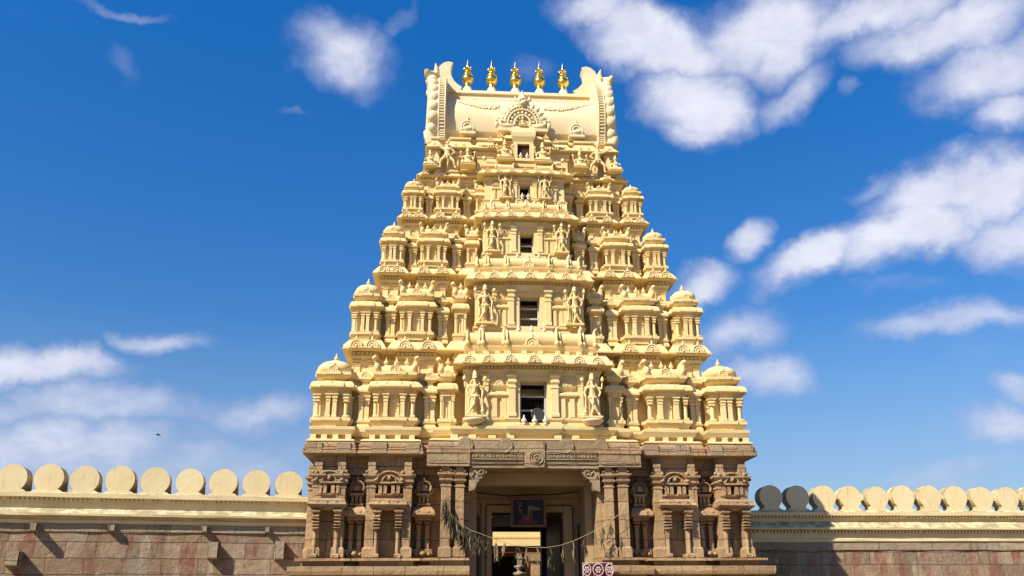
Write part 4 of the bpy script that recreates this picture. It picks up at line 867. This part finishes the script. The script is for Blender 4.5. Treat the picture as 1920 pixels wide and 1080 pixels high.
# ------------------------------------------------------------------ things hung in the gateway
PF=thing('framed_picture','dark framed picture with pale figures over red, hanging in the gateway','picture',(-.02,2.0,4.76))
f=MB()
for a in((-.66,-.56,-.53,.53),(.56,.66,-.53,.53)): f.box(a[0],a[1],-.04,.05,a[2],a[3])
f.box(-.56,.56,-.04,.05,.45,.53); f.box(-.56,.56,-.04,.05,-.53,-.44); f.box(-.70,.70,-.08,.05,.53,.57); f.build('frame',WOOD,PF)
def cols(name,c,r=.5): return plain(name,c,r,0,.25)
f=MB(); f.box(-.56,.56,-.01,.03,-.44,.45); f.build('canvas',cols('picture_dark_blue',(.006,.006,.010)),PF)
f=MB(); f.box(-.1,.54,-.016,-.005,.16,.43); f.build('painted_sky',cols('picture_blue',(.006,.014,.028)),PF)
f=MB(); f.box(-.36,.34,-.020,-.005,-.42,-.32); f.ball((-.16,-.015,-.2),(.15,.012,.16),10,6); f.box(-.2,.2,-.019,-.005,-.34,-.26); f.build('painted_red',cols('picture_red',(.12,.015,.015)),PF)
f=MB()
f.tube([(-.46,-.015,.32),(-.40,-.015,.36),(-.32,-.015,.38),(-.26,-.015,.33),(-.30,-.015,.26),(-.35,-.015,.2),(-.36,-.015,.1),(-.30,-.015,.0),(-.24,-.015,-.03)],[.03,.04,.035,.03,.035,.035,.03,.035,.03],6)
f.ball((-.28,-.015,.08),(.06,.012,.05),8,4); f.build('painted_pale_swirl',cols('picture_pink',(.15,.09,.08)),PF)
f=MB()
f.tube([(-.0,-.015,.22),(.15,-.015,.20),(.35,-.015,.16),(.5,-.015,.12)],[.05,.045,.04,.02],6); f.tube([(.0,-.015,.20),(.15,-.015,.11),(.42,-.015,.09)],[.05,.045,.02],6)
for x,x2 in((0,-.08),(0.02,.03),(.08,.12),(.02,-.02)): f.tube([(x,-.015,.15),((x+x2)/2+.02,-.015,-.05),(x2,-.015,-.28)],[.03,.02,.015],5)
f.build('painted_pale_figure',cols('picture_cream',(.19,.125,.075)),PF)
# banner
BN=thing('cloth_banner','maroon cloth banner with white ringed flower medallions at the right gate jamb','banner',(2.02,-.90,2.84))
f=MB(); nx=24; vs=[];fs=[]
for j in range(9):
    for i2 in range(nx+1):
        x=-.50+1.0*i2/nx; vs.append((x,.018*math.sin(i2*1.1)+.01*math.sin(j*.9+i2),-.16*j+.012*math.sin(i2*.8)*(j==0)))
fs=[(j*(nx+1)+i2,(j+1)*(nx+1)+i2,(j+1)*(nx+1)+i2+1,j*(nx+1)+i2+1) for j in range(8) for i2 in range(nx)]
f.add(vs,fs,True); f.build('cloth',plain('maroon_cloth',(.20,.03,.045),.85,0,.2),BN)
f=MB()
for z in(-.22,-.68,-1.12):
    for x in(-.36,.02,.40):
        f.tube([(x+(.175 if abs(x)<.1 else .13)*math.cos(a),-.045,z+.19*math.sin(a)) for a in [2*PI*k/16 for k in range(17)]],.02,5)
        for k in range(6): a=2*PI*k/6; f.ball((x+.07*math.cos(a),-.045,z+.08*math.sin(a)),(.035,.012,.04),6,4)
        f.ball((x,-.05,z),(.03,.015,.03),6,4)
f.tube([(-.5,-.035,0),(-.25,-.035,-.004),(0,-.035,0),(.25,-.035,.002),(.5,-.035,0)],.012,5)
for x in(-.49,.49): f.tube([(x,-.03,0),(x,-.03,-1.28)],.018,5)
f.build('medallion_print',plain('cream_print',(.55,.42,.36),.85,0,.2),BN)
# loudspeaker in the first window
SP=thing('loudspeaker','round grey horn loudspeaker inside the lowest tower window','loudspeaker',(.16,-.02,8.0))
f=MB(); K=Matrix.Rotation(R(90),4,'X'); f.M=K; f.lathe(0,0,[(.235,.16),(.25,.155),(.24,.14),(.12,.0),(.07,-.06),(.08,-.10),(.02,-.12)],20); f.build('horn',GREY,SP)
f=MB(); f.M=K; f.lathe(0,0,[(.10,.02),(.07,.12),(.02,.14)],12); f.build('horn_core',CABLE,SP)
f=MB(); f.box(-.03,.03,-.03,.03,-.30,0); f.build('bracket',CABLE,SP)
# leaf garland
GL=thing('leaf_garland','string of dried mango leaf bunches sagging across the gateway mouth','garland')
path=[(-3.13,5.02),(-3.05,4.75),(-2.90,4.45),(-2.62,4.15),(-2.25,3.93),(-1.88,3.80),(-1.5,3.66),(-1.1,3.52),(-.7,3.42),(-.2,3.36),(.3,3.35),(.8,3.42),(1.3,3.58),(1.8,3.80),(2.2,4.0),(2.6,4.25),(3.0,4.55)]
def ptx(f):
    k=f*(len(path)-1); i=min(int(k),len(path)-2); q=k-i; return path[i][0]*(1-q)+path[i+1][0]*q,path[i][1]*(1-q)+path[i+1][1]*q
f=MB(); f.tube([(a,-.66,b) for a,b in path],.008,5); f.build('cord',ROPE,GL)
def bunch(x,z,n,L,mt,seed):
    rn=random.Random(seed); mb=MB(); lean=rn.uniform(-.10,.10)
    for k in range(n):
        a=rn.uniform(0,2*PI); sp=rn.uniform(.02,.16); l=L*rn.uniform(.45,.8); w=rn.uniform(.016,.030); z0=-rn.uniform(0,.36)*L/.4
        dx,dy=math.cos(a)*sp+lean*.3,math.sin(a)*sp*.7; tw=rn.uniform(0,PI); c,s=math.cos(tw)*w,math.sin(tw)*w; cu=rn.uniform(-.04,.04)
        pts=[]
        for q,wf in((0,.15),(.2,.7),(.5,1),(.8,.6),(1,.05)): px,py,pz=dx*q**.7+cu*math.sin(q*3)+lean*z0,dy*q,z0-q*l; pts+= [(px-c*wf,py-s*wf,pz),(px+s*.5*wf,py-c*.5*wf,pz+.004),(px+c*wf,py+s*wf,pz)]
        mb.add(pts,[(3*j+i,3*j+i+1,3*j+i+4,3*j+i+3) for j in range(4) for i in range(2)],False)
    mb.tube([(0,0,.02),(lean*.1,0,-.2),(lean*.35,0,-.36)],.008,5)
    mb.build('leaf_bunch',mt,GL,(x,-.67+rn.uniform(-.03,.03),z))
k=0
for f_ in [0,.03,.055,.085,.11,.14,.17,.195,.22,.25,.28,.305]:
    x,z=ptx(f_); bunch(x,z,30,.50,LEAFA if k%3 else LEAFB,k); k+=1
for f_ in (.345,.395,.44,.50,.545,.59,.645,.70,.745,.795,.845,.885,.93):
    x,z=ptx(f_); bunch(x,z,(9,14,7,18,11)[k%5],(.44,.5,.36,.55,.4)[k%5],LEAFB if k%3 else LEAFA,k); k+=1
# ------------------------------------------------------------------ bird
BD=thing('flying_bird','tiny dark bird in the sky above the left wall','bird',(-17,12,9.3))
BD.scale=(.6,.6,.6)
f=MB(); f.tube([(-.16,0,0),(-.08,0,.01),(0,0,0),(.12,0,-.01),(.2,0,-.02)],[.02,.045,.06,.035,.01],7); f.ball((-.17,0,.015),.035,6,4); f.build('body',BIRDM,BD)
for s in(-1,1):
    f=MB(); f.add([(-.07,s*.03,.02),(.07,s*.03,.02),(.05,s*.18,.09),(.0,s*.38,.05),(-.05,s*.18,.10)],[(0,1,2,4),(4,2,3)]); f.add([(-.07,s*.03,.01),(.07,s*.03,.01),(.05,s*.18,.08),(.0,s*.38,.045),(-.05,s*.18,.09)],[(3,2,4),(4,2,1,0)]); f.build('wing',BIRDM,BD)
